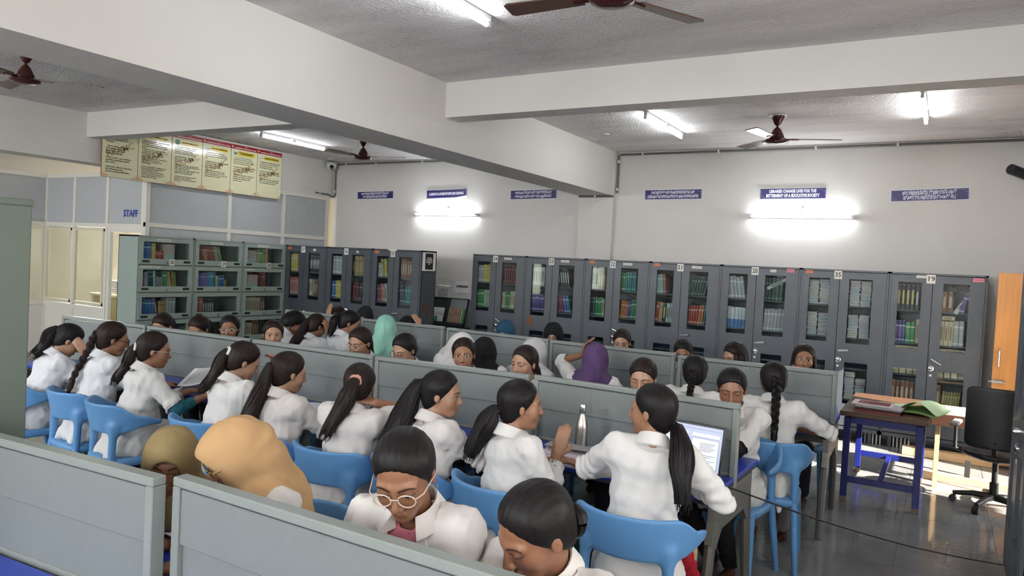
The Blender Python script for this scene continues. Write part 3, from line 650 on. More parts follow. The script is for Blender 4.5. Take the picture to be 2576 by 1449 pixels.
# rust patch on 23 and stain on the side of 25
MB().prism([(.05, 1.08), (.08, 1.10), (.13, 1.095), (.15, 1.06), (.14, .99), (.10, .975), (.07, .99)], -.008, -.006).obj('rust_patch', mat('rust', (.22, .085, .035), .9), CABT['23'])
o = MB().prism([(8.37, 1.20), (8.45, 1.19), (8.52, 1.13), (8.50, 1.0), (8.47, 1.08), (8.40, 1.10)], -6.4195, -6.417, 'x').obj('stain', mat('rust_stain', (.13, .05, .025), .8), None)
o.parent = CABT['25']; o.matrix_parent_inverse = CABT['25'].matrix_world.inverted()
t = thing('quote_notice', 'white notice with a black quote panel on the side of cabinet 25', 'notice', (-6.415, 8.47, 1.68), PI / 2)
MB().box(-.155, .155, -.003, 0, 0, .265).obj('sheet', M_PAPER, t); MB().box(-.09, .09, -.0045, -.003, .02, .25).obj('black_panel', M_BLACK, t)
text('lettering', 'A LIBRARY IS\nNOT A LUXURY\nBUT ONE OF THE\nNECESSITIES OF\nLIFE', .022, M_PAPER, t, (0, -.005, .14), (PI / 2, 0, 0), width=.14, bold=.0006)
# cabinet by the right edge, facing left
CABT['R'] = steel_cabinet('', 'glazed dark steel cabinet at the right edge of the picture', .40, 5.50, .93, -PI / 2)
# books behind the glass
def cabbooks(n, W, spec):
    Mw = CABT[n].matrix_world
    for (pos, z, runs) in spec:
        x0, x1 = (.10 * W - .012, .345 * W + .012) if pos == 'l' else (.565 * W - .012, .825 * W + .012)
        lv = {1.555: 'top', 1.19: 'second', .84: 'third', .48: 'bottom', .62: 'third'}[z]
        books(Mw, x0, x1, z, .115, runs, 'on %s shelf, %s door, %s' % (lv, 'left' if pos == 'l' else 'right', 'cabinet ' + NW[n] if n != 'R' else 'right-edge cabinet'))
T1, T2, T3, T4 = 1.555, 1.19, .84, .48
cabbooks('24', W1, [('l', T1, [('grey', 3, .25, .03, 0), ('yellow', 5, .26, .028, 0)]), ('r', T1, [('maroon', 7, .26, .034, 0)]), ('l', T2, [('green', 4, .245, .03, 0), ('pale green', 4, .24, .03, 0)]), ('r', T2, [('cream', 2, .24, .03, 0), ('green', 3, .24, .026, 0), ('cream', 3, .25, .028, .05)])])
cabbooks('23', W1, [('l', T1, [('white', 4, .26, .05, 0)]), ('r', T1, [('black and white', 5, .26, .036, -.16)]), ('l', T2, [('purple', 6, .24, .036, 0)]), ('r', T2, [('plum', 5, .24, .025, -.14), ('blue', 2, .245, .03, -.2), ('teal', 1, .25, .03, -.25)])])
cabbooks('22', W1, [('l', T1, [('white', 2, .28, .05, 0), ('brown', 3, .25, .034, 0)]), ('r', T1, [('green', 2, .24, .03, 0), ('teal', 5, .25, .03, 0)]), ('l', T2, [('dark green', 2, .24, .04, 0), ('green', 4, .25, .026, 0), ('cream', 1, .24, .03, 0)]), ('r', T2, [('orange', 4, .23, .027, .08), ('purple', 2, .23, .027, .05), ('green', 3, .25, .027, .05)])])
cabbooks('21', W1, [('l', T1, [('light teal', 3, .25, .034, -.1), ('red brown', 1, .25, .04, -.1)]), ('r', T1, [('dark green', 6, .25, .034, .2)]), ('l', T2, [('red', 1, .25, .04, .05), ('tan', 1, .25, .05, .05), ('black', 1, .245, .05, .05), ('white', 2, .25, .05, .05)]), ('r', T2, [('red', 4, .24, .03, .05), ('orange', 2, .25, .035, .08), ('teal', 1, .25, .03, .1)])])
cabbooks('20', W1, [('l', T1, [('grey', 5, .27, .044, -.16)]), ('r', T1, [('dark green', 5, .27, .042, 0)]), ('l', T2, [('white and blue', 5, .26, .047, 0)]), ('r', T2, [('grey', 6, .27, .042, .05)])])
cabbooks('19', W1, [('l', T1, [('black', 4, .27, .044, 0), ('black and white', 1, .26, .045, 0)]), ('r', T1, [('brown', 2, .22, .06, 0), ('white', 1, .27, .045, .55), ('purple', 1, .22, .05, .2)]), ('l', T2, [('purple', 3, .24, .035, 0), ('green', 2, .23, .05, 0), ('cream', 1, .27, .04, 0)]), ('r', T2, [('cream', 3, .27, .045, 0), ('grey', 2, .27, .05, 0)]), ('l', T4, [('brown', 5, .27, .047, 0)]), ('r', T4, [('brown', 1, .26, .05, 0), ('olive', 7, .21, .025, .08)])])
cabbooks('27', .905, [('l', T1, [('yellow', 5, .27, .032, -.08)]), ('r', T1, [('black and white', 6, .26, .034, 0)]), ('l', T2, [('pink', 5, .26, .034, -.04), ('tan', 1, .27, .04, 0)]), ('r', T2, [('white', 2, .25, .036, -.05), ('tan', 1, .25, .03, 0), ('brown', 2, .24, .045, 0)])])
cabbooks('26', .905, [('l', T1, [('grey', 5, .27, .045, 0)]), ('r', T1, [('black', 1, .27, .03, 0), ('tan', 4, .28, .045, 0)]), ('l', T2, [('blue', 2, .25, .045, 0), ('yellow', 3, .26, .035, -.05)]), ('r', T2, [('maroon', 3, .25, .045, 0), ('navy', 1, .24, .05, .1)])])
cabbooks('25', .905, [('l', T1, [('grey', 1, .2, .08, 0), ('tan', 1, .27, .05, -.15), ('yellow', 1, .27, .05, -.1)]), ('r', T1, [('brown', 5, .26, .043, 0)]), ('l', T2, [('plum', 2, .24, .045, 0), ('coral', 2, .26, .035, -.12), ('white', 1, .26, .04, -.08)]), ('r', T2, [('navy', 2, .24, .05, -.2), ('teal', 3, .25, .04, 0)])])
cabbooks('R', .93, [('l', T1, [('purple', 3, .25, .06, 0)]), ('r', T1, [('grey', 3, .25, .06, 0)]), ('l', T2, [('tan', 3, .25, .06, 0)])])
# leaning volume and flat volumes
o = link('book', book_mesh('white')); o.matrix_world = CABT['20'].matrix_world @ Matrix.Translation((.54, .09, T1 + .16)) @ Matrix.Rotation(1.05, 4, 'Y') @ Matrix.Diagonal((.04, .12, .26, 1)); tag(o, 'white volume lying slanted on the top shelf of cabinet 20', 'book')
for (n, x, w_, z, lb) in (('19', .08, .28, 1.10, 'cream volume lying flat at the foot of the left window of cabinet 19'), ('19', .52, .29, 1.10, 'cream volume lying flat at the foot of the right window of cabinet 19'), ('19', .53, .12, 1.46, 'pale volume lying across the upright cream books in cabinet 19')):
    o = link('book', book_mesh('cream')); o.matrix_world = CABT[n].matrix_world @ Matrix.Translation((x, .12, z)) @ Matrix.Rotation(PI / 2, 4, 'Y') @ Matrix.Translation((-.05, 0, 0)) @ Matrix.Diagonal((.045, .15, w_, 1)); tag(o, lb, 'book')
M_BOXC = mat('box_cream', (.62, .54, .34), .6)
bxm = MB().bbox(-.03, .03, 0, .1, 0, .065, .003).mesh('card_box', M_BOXC)
for k in range(8):
    x = (.115 + .068 * k) if k < 4 else (.545 + .068 * (k - 4))
    o = link('card_box', bxm); o.matrix_world = CABT['19'].matrix_world @ Matrix.Translation((x, .06, T3)); tag(o, '%s small cream box from the left on the third shelf of cabinet nineteen' % ORD[k], 'box', 'cream boxes on the third shelf of cabinet 19')
for k, x in enumerate((-.63, -.345)):
    t = thing('ribbed_support', ['left white ribbed support block under the cabinets behind the blue table', 'right white ribbed support block under the cabinets behind the blue table'][k], 'support', (x, 9.30, 0))
    MB().bbox(-.085, .085, .02, .12, 0, .125, .003).obj('block', M_BLACK, t)
    for q in range(5): MB().bbox(-.085 + q * .038, -.070 + q * .038, -.01, .02, 0, .125, .003).obj('rib', M_ALU, t)
# stacks of papers in cabinet 35
M_JR = [mat('journal_%d' % k, c, .8, noise=.25, nscale=30, stretch=(.2, .2, 6)) for k, c in enumerate(((.60, .58, .58), (.50, .54, .58), (.58, .50, .54), (.62, .60, .54)))]
jm = [MB().bbox(-.052, .052, -.08, .08, 0, 1, .001).mesh('paper_bundle', m_) for m_ in M_JR]
for (x, z, h_, wn) in ((.145, T1, .27, 'left stack on the top shelf, left door'), (.262, T1, .29, 'right stack on the top shelf, left door'), (.585, T1, .28, 'left stack on the top shelf, right door'), (.70, T1, .28, 'right stack on the top shelf, right door'), (.145, T2, .26, 'left stack on the second shelf, left door'), (.262, T2, .25, 'right stack on the second shelf, left door'), (.585, T2, .24, 'left stack on the second shelf, right door'), (.70, T2, .26, 'right stack on the second shelf, right door'), (.585, T4, .30, 'left stack on the bottom shelf, right door'), (.70, T4, .24, 'right stack on the bottom shelf, right door'), (.22, T4, .26, 'stack on the bottom shelf, left door')):
    zz = z; k = 0
    while zz < z + h_:
        th = random.uniform(.016, .028)
        o = link('paper_bundle', jm[(k // 3 + int(x * 40)) % 4]); o.matrix_world = CABT['35'].matrix_world @ Matrix.Translation((x + random.uniform(-.005, .005), .13 + random.uniform(-.01, .01), zz)) @ Matrix.Diagonal((1, 1, th * .93, 1))
        tag(o, '%s paper bundle from bottom, %s, cabinet thirty-five' % (ORD[k], wn.replace('the ', '')), 'papers', 'paper bundles in cabinet 35'); zz += th; k += 1
# ------------------------------------------------------------------ green stacked bookcases 28..30
M_GRN = mat('bookcase_green', srgb(146, 161, 154), .4, noise=.04, nscale=6); M_GRN_IN = mat('bookcase_inside', srgb(104, 118, 106), .6)
M_GRN2 = mat('cabinet_green', srgb(94, 107, 97), .45, noise=.05, nscale=6)
HC = .37
GB = {
 '30': [[('blue', 4, .25, .034, -.05), ('yellow', 1, .25, .06, 0), ('red', 4, .15, .03, 0), ('pink and white', 6, .24, .027, 0)], [('magenta', 2, .19, .03, -.05), ('lilac', 2, .23, .026, -.05), ('dark green', 3, .22, .024, -.05), ('light blue', 1, .25, .035, -.05), ('black and white', 3, .22, .03, -.03), ('green', 2, .24, .04, -.03), ('tan', 2, .23, .04, -.2), ('olive', 2, .24, .03, -.1)], [('blue', 5, .24, .045, -.05), ('brown', 1, .24, .05, -.2), ('tan', 1, .2, .12, 0), ('grey', 3, .25, .045, 0)]],
 '29': [[('red brown', 9, .25, .036, -.18), ('sage', 3, .25, .034, -.26)], [('tan', 1, .22, .03, 0), ('violet', 6, .23, .032, -.03), ('cyan', 2, .24, .034, -.06), ('teal', 1, .24, .05, -.05), ('cream', 1, .2, .04, -.06), ('blue', 3, .20, .036, -.03), ('olive', 1, .14, .04, 0)], [('orange', 1, .25, .03, 0), ('coral', 2, .25, .045, 0), ('black and white', 5, .22, .036, 0), ]],
 '28': [[('pink and white', 6, .22, .032, 0), ('olive', 2, .24, .028, -.03), ('green', 2, .24, .034, -.05), ('tan', 2, .25, .05, 0), ('green', 1, .25, .03, -.12)], [('pink and white', 7, .22, .036, 0), ('maroon', 2, .25, .034, 0), ('red brown', 3, .25, .03, -.06)], [('cream', 9, .24, .034, 0), ('brown', 2, .24, .045, 0)], [('cream', 5, .22, .036, 0), ('brown', 3, .25, .04, 0)]]}
GL = {'30': 'pale green stacked bookcase numbered 30, leftmost of the three', '29': 'pale green stacked bookcase numbered 29, between 28 and 30', '28': 'pale green stacked bookcase numbered 28 beside the dark cabinets'}
GW = .8366
for i, n in enumerate(('30', '29', '28')):
    y0 = 5.79 + i * GW; D = .43
    t = thing('glass_bookcase', GL[n], 'bookcase', (-9.15, y0, 0), PI / 2)
    Wb = GW - .006; Ht = .1 + 5 * HC + .02
    b = MB().box(0, .016, .0, D, 0, Ht).box(Wb - .016, Wb, .0, D, 0, Ht).box(0, Wb, D - .01, D, 0, Ht).box(0, Wb, 0, D, Ht - .02, Ht).box(0, Wb, 0, D, 0, .1)
    b.obj('body', M_GRN if i else M_GRN, t)
    bpy.context.view_layer.update(); Mw = t.matrix_world
    for k in range(5):
        z0 = Ht - .02 - (k + 1) * HC
        MB().box(.016, Wb - .016, .0, D - .01, z0, z0 + .02).obj('shelf', M_GRN_IN, t)
        MB().box(.016, Wb - .016, D - .02, D - .01, z0 + .02, z0 + HC).obj('back_panel', M_GRN_IN, t)
        wx0, wx1, wz0, wz1 = .075, Wb - .075, z0 + .085, z0 + HC - .06
        d = panel_with_holes(MB(), .02, Wb - .02, z0 + .012, z0 + HC - .004, [(wx0, wx1, wz0, wz1)], -.012, .006).obj('flap_door', M_GRN, t)
        MB().box(wx0 - .004, wx1 + .004, .007, .010, wz0 - .004, wz1 + .004).obj('pane', M_CABGLASS, d)
        for hx in (.11, Wb - .11): MB().bbox(hx - .05, hx + .05, -.015, -.010, z0 + .035, z0 + .065, .001).obj('grip', M_BLACK, d)
        MB().lathe([(.012, 0), (.012, .01), (.006, .014)], 12).bbox(-.008, .008, -.03, -.004, .008, .013, .001).obj('lock', M_CHROME, d, False, (Wb * .5, -.012, z0 + .05)).rotation_euler = (PI / 2, 0, 0)
        if k < len(GB[n]):
            books(Mw, wx0 - .005, wx1, z0 + .045, .105, GB[n][k], 'in %s compartment of bookcase %s' % (['top', 'second', 'third', 'fourth'][k], NW[n]), .16)
            MB().box(.016, Wb - .016, .03, .35, z0 + .02, z0 + .044).obj('riser', M_GRN_IN, t)
    zt = Ht - .02 - HC
    c = MB().bbox(Wb * .59 - .04, Wb * .59 + .04, -.016, -.0125, zt + .0, zt + .085, .001).obj('number_card', M_NUM, t)
    text('number', n, .07, M_INK, c, (Wb * .59, -.017, zt + .042), (PI / 2, 0, 0), width=.055, bold=.001)
    c = MB().bbox(Wb * .45 - .11, Wb * .45 + .09, -.016, -.0125, Ht - .065, Ht - .035, .001).obj('title_strip', M_NUM, t)
    text('lettering', {'30': 'DRAVYAGUNA', '29': 'BASIC', '28': 'RACHANA'}[n], .022, M_INK, c, (Wb * .45 - .01, -.017, Ht - .05), (PI / 2, 0, 0), width=.16)
    if n != '29': text('lettering', 'KRAMEN-PTGK' if n == '30' else 'KRAMEN-PT', .032, M_NUM, t, (.03, -.0128, zt - .028), (PI / 2, 0, 0), align='LEFT', width=.30 if n == '30' else .2, bold=.001)
# large green cabinet at the left edge
t = thing('green_cabinet', 'large plain green steel cabinet at the left edge, nearest the viewer', 'cabinet', (-3.26, .72, 0))
MB().bbox(-.45, 0, 0, .88, .05, 1.985, .006).obj('body', M_GRN2, t); MB().bbox(-.46, .004, -.004, .884, 1.96, 1.99, .004).obj('top', M_GRN2, t)
for fy in (.04, .84):
    for fx in (-.41, -.04): MB().bbox(fx - .02, fx + .02, fy - .02, fy + .02, 0, .05, .002).obj('foot', M_BLACK, t)
# ------------------------------------------------------------------ switch board, journal notice, journal stand
t = thing('switch_board', 'white double switch board on the far wall', 'switches', (-7.055, YW, 1.265))
MB().bbox(-.11, .11, -.012, 0, .0, .15, .003).obj('plate', M_WHITE, t)
for r in range(2):
    for k in range(3): MB().bbox(-.10 + k * .066, -.042 + k * .066, -.018, -.012, .012 + r * .072, .066 + r * .072, .003).obj('switch', mat('switch_grey', (.45, .45, .44), .4), t)
MB().bbox(-.14, .14, -.016, 0, .155, .17, .003).bbox(-.14, .14, -.016, 0, -.022, -.012, .003).obj('rail', M_WHITE, t)
t = thing('journal_notice', 'white paper sign reading journals on the far wall', 'notice', (-6.695, YW - .004, 1.43))
MB().box(-.138, .138, 0, .002, -.09, .09).obj('sheet', M_PAPER, t); text('lettering', "JOURNAL'S", .045, M_INK, t, (0, -.001, .01), (PI / 2, 0, 0), width=.23, bold=.003)
M_RACK = mat('rack_black', (.03, .033, .038), .35); M_RACK2 = mat('rack_grey', (.28, .30, .32), .3)
t = thing('journal_rack', 'black sloping journal rack beside cabinet 25', 'rack', (-6.76, 9.42, 0))
for k, mt in ((0, M_RACK), (1, M_RACK2)):
    x0 = -.36 + k * .36
    Mr = Matrix.Translation((x0, 0, .83)) @ Matrix.Rotation(-.28, 4, 'X')
    MB().box(.01, .35, 0, .01, 0, .43, Mr).obj('back_plate', mt, t)
    MB().box(0, .012, -.03, .012, 0, .44, Mr).box(.345, .357, -.03, .012, 0, .44, Mr).box(0, .357, -.03, .012, .43, .44, Mr).box(0, .357, -.06, .012, -.01, .012, Mr).box(0, .357, -.062, -.05, -.01, .04, Mr).obj('frame', M_RACK, t)
MB().bbox(-.38, .38, .0, .25, .77, .81, .004).obj('base_shelf', M_RACK, t)
for sx in (-.36, .34): MB().bbox(sx, sx + .03, .02, .23, 0, .77, .003).obj('leg', M_RACK, t)
Mr = Matrix.Translation((-6.76, 9.42, 0)) @ Matrix.Translation((-.36, 0, .83)) @ Matrix.Rotation(-.28, 4, 'X')
def journal(lbl, x0, x1, z0, z1, d, mt, deco):
    t = thing('journal', lbl, 'journal'); t.matrix_world = Mr @ Matrix.Translation((x0, d, z0)); bpy.context.view_layer.update()
    ww, hh = x1 - x0, z1 - z0
    MB().box(0, ww, -.012, 0, 0, hh).obj('cover', mt, t)
    deco(t, ww, hh)
def deco_a(t, w_, h_):
    MB().box(0, w_, -.0135, -.012, h_ * .58, h_ * .60).obj('strap', M_BLACK, t)
    MB().prism([(w_ * .15, .02), (w_ * .55, .02), (w_ * .6, .09), (w_ * .42, .13), (w_ * .25, .08)], -.0135, -.012).obj('cover_art', mat('art_green', (.10, .35, .15), .4), t)
    MB().prism([(w_ * .45, .01), (w_ * .62, .01), (w_ * .56, .07), (w_ * .5, .07)], -.0142, -.012).obj('cover_figure', mat('art_blue', (.05, .2, .45), .4), t)
    text('lettering', 'JOURNAL OF AYURVEDA', .02, mat('ink_grey', (.3, .3, .3), .6), t, (w_ * .5, -.013, h_ * .68), (PI / 2, 0, 0), width=w_ * .7)
def deco_b(t, w_, h_):
    MB().box(0, w_, -.0135, -.012, h_ * .56, h_ * .575).obj('strap', M_BLACK, t)
    text('lettering', 'ABO', .06, mat('ink_brown', (.15, .1, .06), .6), t, (w_ * .68, -.013, h_ * .72), (PI / 2, 0, 0), width=w_ * .38)
journal('white journal with a green and blue figure on its cover in the rack', .06, .30, .02, .27, -.012, M_PAPER, deco_a)
journal('brown ABO journal in the right half of the rack', .385, .62, .02, .28, -.012, mat('journal_brown', (.35, .24, .15), .6), deco_b)
journal('green spined journal behind the brown one in the rack', .63, .69, .02, .28, -.003, mat('journal_green', (.08, .25, .07), .5), lambda t, a, b: MB().box(0, .01, -.0135, -.012, 0, b).obj('spine', M_PAPER, t))
# ------------------------------------------------------------------ implicit surface mesher (block-sparse surface nets)
def sdf_mesh(fn, lo, hi, h, n=6, relax=1):
    lo = np.array(lo, float); nb = np.ceil((np.array(hi, float) - lo) / (h * n)).astype(int)
    g = np.stack(np.meshgrid(*[np.arange(k) for k in nb], indexing='ij'), -1).reshape(-1, 3)
    d = fn(lo + (g + .5) * h * n)
    g = g[np.abs(d) < h * n * .9 + h * .5]
    o = np.stack(np.meshgrid(*[np.arange(n + 1)] * 3, indexing='ij'), -1).reshape(-1, 3)
    P = lo + (g[:, None, :] * n + o[None]).reshape(-1, 3) * h
    D = fn(P).reshape(-1, n + 1, n + 1, n + 1)
    s = D < 0
    offs = [(i, j, k) for i in (0, 1) for j in (0, 1) for k in (0, 1)]
    cnt = sum(s[:, i:n + i, j:n + j, k:n + k].astype(np.int8) for i, j, k in offs)
    b, i, j, k = np.nonzero((cnt > 0) & (cnt < 8))
    if len(b) == 0: return np.zeros((0, 3)), np.zeros((0, 4), int)
    acc = np.zeros((len(b), 3)); wt = np.zeros(len(b))
    for a in range(8):
        for ax in range(3):
            oa = offs[a]
            if oa[ax] == 1: continue
            oc = list(oa); oc[ax] = 1
            d0 = D[b, i + oa[0], j + oa[1], k + oa[2]]; d1 = D[b, i + oc[0], j + oc[1], k + oc[2]]
            m = (d0 < 0) != (d1 < 0)
            t = np.where(m, d0 / np.where(m, d0 - d1, 1), 0)
            pos = np.zeros((len(b), 3)); pos[:] = oa; pos[:, ax] += t
            acc += pos * m[:, None]; wt += m
    cell = g[b] * n + np.stack([i, j, k], -1)
    V = lo + (cell + acc / wt[:, None]) * h
    N = nb * n + 2
    key = (cell[:, 0] * N[1] + cell[:, 1]) * N[2] + cell[:, 2]
    od = np.argsort(key); ks = key[od]
    def find(c):
        kk = (c[:, 0] * N[1] + c[:, 1]) * N[2] + c[:, 2]
        p = np.clip(np.searchsorted(ks, kk), 0, len(ks) - 1)
        return np.where(ks[p] == kk, od[p], -1)
    Q = []
    for ax in range(3):
        sl0 = [slice(0, n)] * 3; sl1 = [slice(0, n)] * 3; sl1[ax] = slice(1, n + 1)
        s0 = s[(slice(None),) + tuple(sl0)]; s1 = s[(slice(None),) + tuple(sl1)]
        bb, ii, jj, kk = np.nonzero(s0 != s1)
        c = g[bb] * n + np.stack([ii, jj, kk], -1)
        u, v = (ax + 1) % 3, (ax + 2) % 3
        eu = np.zeros(3, int); eu[u] = 1; ev = np.zeros(3, int); ev[v] = 1
        q = np.stack([find(c - eu - ev), find(c - ev), find(c), find(c - eu)], -1)
        fl = ~s0[bb, ii, jj, kk]
        q[fl] = q[fl][:, ::-1]
        Q.append(q[(q >= 0).all(1)])
    Q = np.concatenate(Q)
    for _ in range(relax):
        S = np.zeros_like(V); C = np.zeros(len(V))
        for a in range(4):
            x, y = Q[:, a], Q[:, (a + 1) % 4]
            for e in range(3):
                S[:, e] += np.bincount(x, V[y, e], len(V)) + np.bincount(y, V[x, e], len(V))
            C += np.bincount(x, minlength=len(V)) + np.bincount(y, minlength=len(V))
        V = V * .5 + .5 * S / np.maximum(C, 1)[:, None]
    return V, Q
def vnormals(V, Q):
    fn = np.cross(V[Q[:, 2]] - V[Q[:, 0]], V[Q[:, 3]] - V[Q[:, 1]])
    N = np.zeros_like(V)
    for a in range(4):
        for e in range(3): N[:, e] += np.bincount(Q[:, a], fn[:, e], len(V))
    return N / (np.linalg.norm(N, axis=1, keepdims=True) + 1e-12)
def np_mesh(name, V, Q, mt):
    me = bpy.data.meshes.new(name)
    nv, nq = len(V), len(Q)
    me.vertices.add(nv); me.vertices.foreach_set('co', V.astype(np.float32).ravel())
    me.loops.add(nq * 4); me.loops.foreach_set('vertex_index', Q.astype(np.int32).ravel())
    me.polygons.add(nq); me.polygons.foreach_set('loop_start', np.arange(0, nq * 4, 4, dtype=np.int32))
    try: me.polygons.foreach_set('loop_total', np.full(nq, 4, dtype=np.int32))
    except Exception: pass
    me.polygons.foreach_set('use_smooth', np.ones(nq, dtype=bool))
    me.update(calc_edges=True)
    me.materials.append(mt)
    return me
def cap(P, a, b, ra, rb):
    a = np.asarray(a, float); ba = np.asarray(b, float) - a; pa = P - a
    h = np.clip(pa @ ba / (ba @ ba + 1e-12), 0, 1)
    return np.linalg.norm(pa - h[:, None] * ba, axis=1) - (ra + (rb - ra) * h)
def ell(P, c, r, Rm=None):
    q = P - np.asarray(c, float)
    if Rm is not None: q = q @ Rm
    r = np.asarray(r, float)
    k0 = np.linalg.norm(q / r, axis=1); k1 = np.linalg.norm(q / (r * r), axis=1)
    return np.where(k1 > 1e-9, k0 * (k0 - 1) / np.maximum(k1, 1e-9), -r.min())
def smin(a, b, k):
    h = np.clip(.5 + .5 * (b - a) / k, 0, 1)
    return b + (a - b) * h - k * h * (1 - h)
def smax(a, b, k): return -smin(-a, -b, k)
# ------------------------------------------------------------------ study desks with screens
M_SCR = mat('screen_grey', srgb(120, 126, 125), .42, noise=.03, nscale=30)
M_SCR2 = mat('screen_frame_grey', srgb(132, 139, 135), .35)
M_BLUE = mat('desktop_blue', srgb(34, 62, 168), .28, noise=.05, nscale=20); M_EDGE = mat('desktop_edge', (.012, .014, .03), .4)
M_LEG = mat('desk_leg_grey', srgb(112, 110, 104), .35, .3)
def desk(label, p0, p1, endcap=False):
    p0 = np.array(p0); p1 = np.array(p1); c = (p0 + p1) / 2; L = float(np.linalg.norm(p1 - p0)); a = math.atan2(p1[1] - p0[1], p1[0] - p0[0])
    t = thing('study_desk', label, 'desk', (c[0], c[1], 0), a, 'study desks with grey screens')
    w_ = L / 2 - .003; ZT = 1.15
    sc = MB().bbox(-w_, w_, -.024, .024, ZT - .028, ZT, .004).bbox(-w_, -w_ + .032, -.024, .024, .70, ZT - .028, .003).bbox(w_ - .032, w_, -.024, .024, .70, ZT - .028, .003).obj('screen_frame', M_SCR2, t)
    MB().bbox(-w_ + .032, w_ - .032, -.017, .017, .952, ZT - .034, .003).obj('upper_panel', M_SCR, t)
    MB().bbox(-w_ + .032, w_ - .032, -.006, .006, .71, .952, .002).obj('lower_panel', M_SCR, t)
    MB().bbox(-w_ + .032, w_ - .032, -.012, .012, .762, .776, .002).obj('skirting', M_SCR2, t)
    for s_ in (-1, 1):
        y0, y1 = sorted((s_ * .026, s_ * .47))
        MB().bbox(-w_ + .002, w_ - .002, y0, y1, .74, .762, .004).obj('desktop', M_BLUE, t)
        MB().bbox(-w_ + .002, w_ - .002, y0, y1, .722, .74, .004).obj('edge_band', M_EDGE, t)
    MB().bbox(-w_ + .06, w_ - .06, -.02, .02, .60, .70, .003).obj('cross_bar', M_LEG, t)
    for s_ in (-1, 1):
        x0 = s_ * (w_ - .03)
        x1_ = s_ * (w_ - .002)
        b = MB().prism([(-.34, .722), (.34, .722), (.34, .60), (.37, .50), (.28, .46), (.20, .54), (-.20, .54), (-.28, .46), (-.37, .50), (-.34, .60)], min(x1_, x1_ - s_ * .035), max(x1_, x1_ - s_ * .035), 'x')
        b.obj('end_plate', M_LEG, t)
        for q in (-1, 1):
            MB().tube([(s_ * (w_ - .022), q * .30, .60), (s_ * (w_ - .022), q * .41, .0)], [.030, .024], 8).obj('leg', M_LEG, t, True)
    return t
DB = [((-6.994, 3.73), (-5.868, 3.825)), ((-5.834, 3.818), (-4.592, 3.86)), ((-4.575, 3.868), (-3.376, 3.895)), ((-3.356, 3.886), (-2.188, 3.975)), ((-2.166, 4.0), (-.90, 3.955))]
LB = ['leftmost study desk of the middle row', 'middle row study desk behind the student turning a printed page', 'middle row study desk in front of the student with the long open ponytail', 'middle row study desk in front of the pink scrunchie student', 'study desk with laptop and steel bottle at the right end of the middle row']
for (a, b), l in zip(DB, LB): desk(l, a, b)
DC = [((-6.871, 6.27), (-5.625, 6.225)), ((-5.56, 6.175), (-4.447, 6.195)), ((-4.385, 6.155), (-3.168, 6.10)), ((-3.132, 6.05), (-1.942, 6.065)), ((-1.885, 5.95), (-.665, 5.98))]
LC = ['leftmost study desk of the far row near cabinet 27', 'far row study desk in front of the mint headscarf', 'far row study desk behind the black headscarf', 'far row study desk in front of the purple headscarf', 'study desk at the right end of the far row near the blue table']
for (a, b), l in zip(DC, LC): desk(l, a, b)
desk('near study desk at the lower left corner with a bare blue top', (-3.14, 1.245), (-1.945, 1.326))
desk('near study desk in the foreground before the spectacled student', (-1.925, 1.373), (-.72, 1.365))
# ------------------------------------------------------------------ blue chairs
M_CHAIR = mat('chair_blue', srgb(94, 146, 196), .42, noise=.03, nscale=20)
def chair_back(P):
    x, y, z = P[:, 0], P[:, 1] - .04, P[:, 2]
    rr = np.hypot(x, y); a = np.abs(np.arctan2(x, -y)); deg = np.degrees(a)
    st = lambda e0, e1: (lambda t: t * t * (3 - 2 * t))(np.clip((deg - e0) / (e1 - e0), 0, 1))
    zt = .80 - .075 * st(45, 80) - .03 * st(80, 105); zb = .625 + .055 * st(48, 90)
    dr = np.abs(rr - (.272 + (z - .7) * .22)) - .004
    dz = np.maximum(zb - z, z - zt); da = (a - math.radians(103)) * .27
    q = np.stack([dr, dz, da], -1)
    d = np.linalg.norm(np.maximum(q, 0), axis=1) + np.minimum(q.max(1), 0) - .009
    for s_ in (-1, 1):
        d = smin(d, cap(P, (s_ * .185, -.155, .66), (s_ * .188, -.165, .43), .026, .023), .045)
    return np.maximum(d * .85, .405 - z)
def chair_seat(P):
    q = np.abs(P - np.array((0, .01, .428))); q[:, 2] += 0
    e = q - np.array((.195, .205, .006))
    d = np.linalg.norm(np.maximum(e, 0), axis=1) + np.minimum(e.max(1), 0) - .022
    rad = np.hypot(P[:, 0] / 1.0, P[:, 1] - .01)
    d = smax(d, np.hypot(P[:, 0], (P[:, 1] - .01)) - .275, .05)
    return smax(d, -(ell(P, (0, 0, .60), (.30, .30, .165))), .02)
V, Q = sdf_mesh(chair_back, (-.34, -.34, .38), (.34, .22, .84), .0085); chb = np_mesh('backrest', V, Q, M_CHAIR)
V, Q = sdf_mesh(chair_seat, (-.27, -.28, .37), (.27, .28, .48), .0095); chs = np_mesh('seat', V, Q, M_CHAIR)
chl = []
for s_ in (-1, 1):
    chl.append(MB().tube([(s_ * .188, -.165, .43), (s_ * .205, -.20, .22), (s_ * .222, -.235, 0)], [.024, .022, .016], 10).mesh('leg', M_CHAIR, True))
    chl.append(MB().tube([(s_ * .185, .165, .43), (s_ * .20, .195, .22), (s_ * .212, .225, 0)], [.026, .022, .016], 10).mesh('leg', M_CHAIR, True))
def chair(label, x, y, rot):
    t = thing('study_chair', label, 'chair', (x, y, 0), rot, 'blue plastic chairs in the reading hall')
    link('backrest', chb, t); link('seat', chs, t)
    for m in chl: link('leg', m, t)
    return t
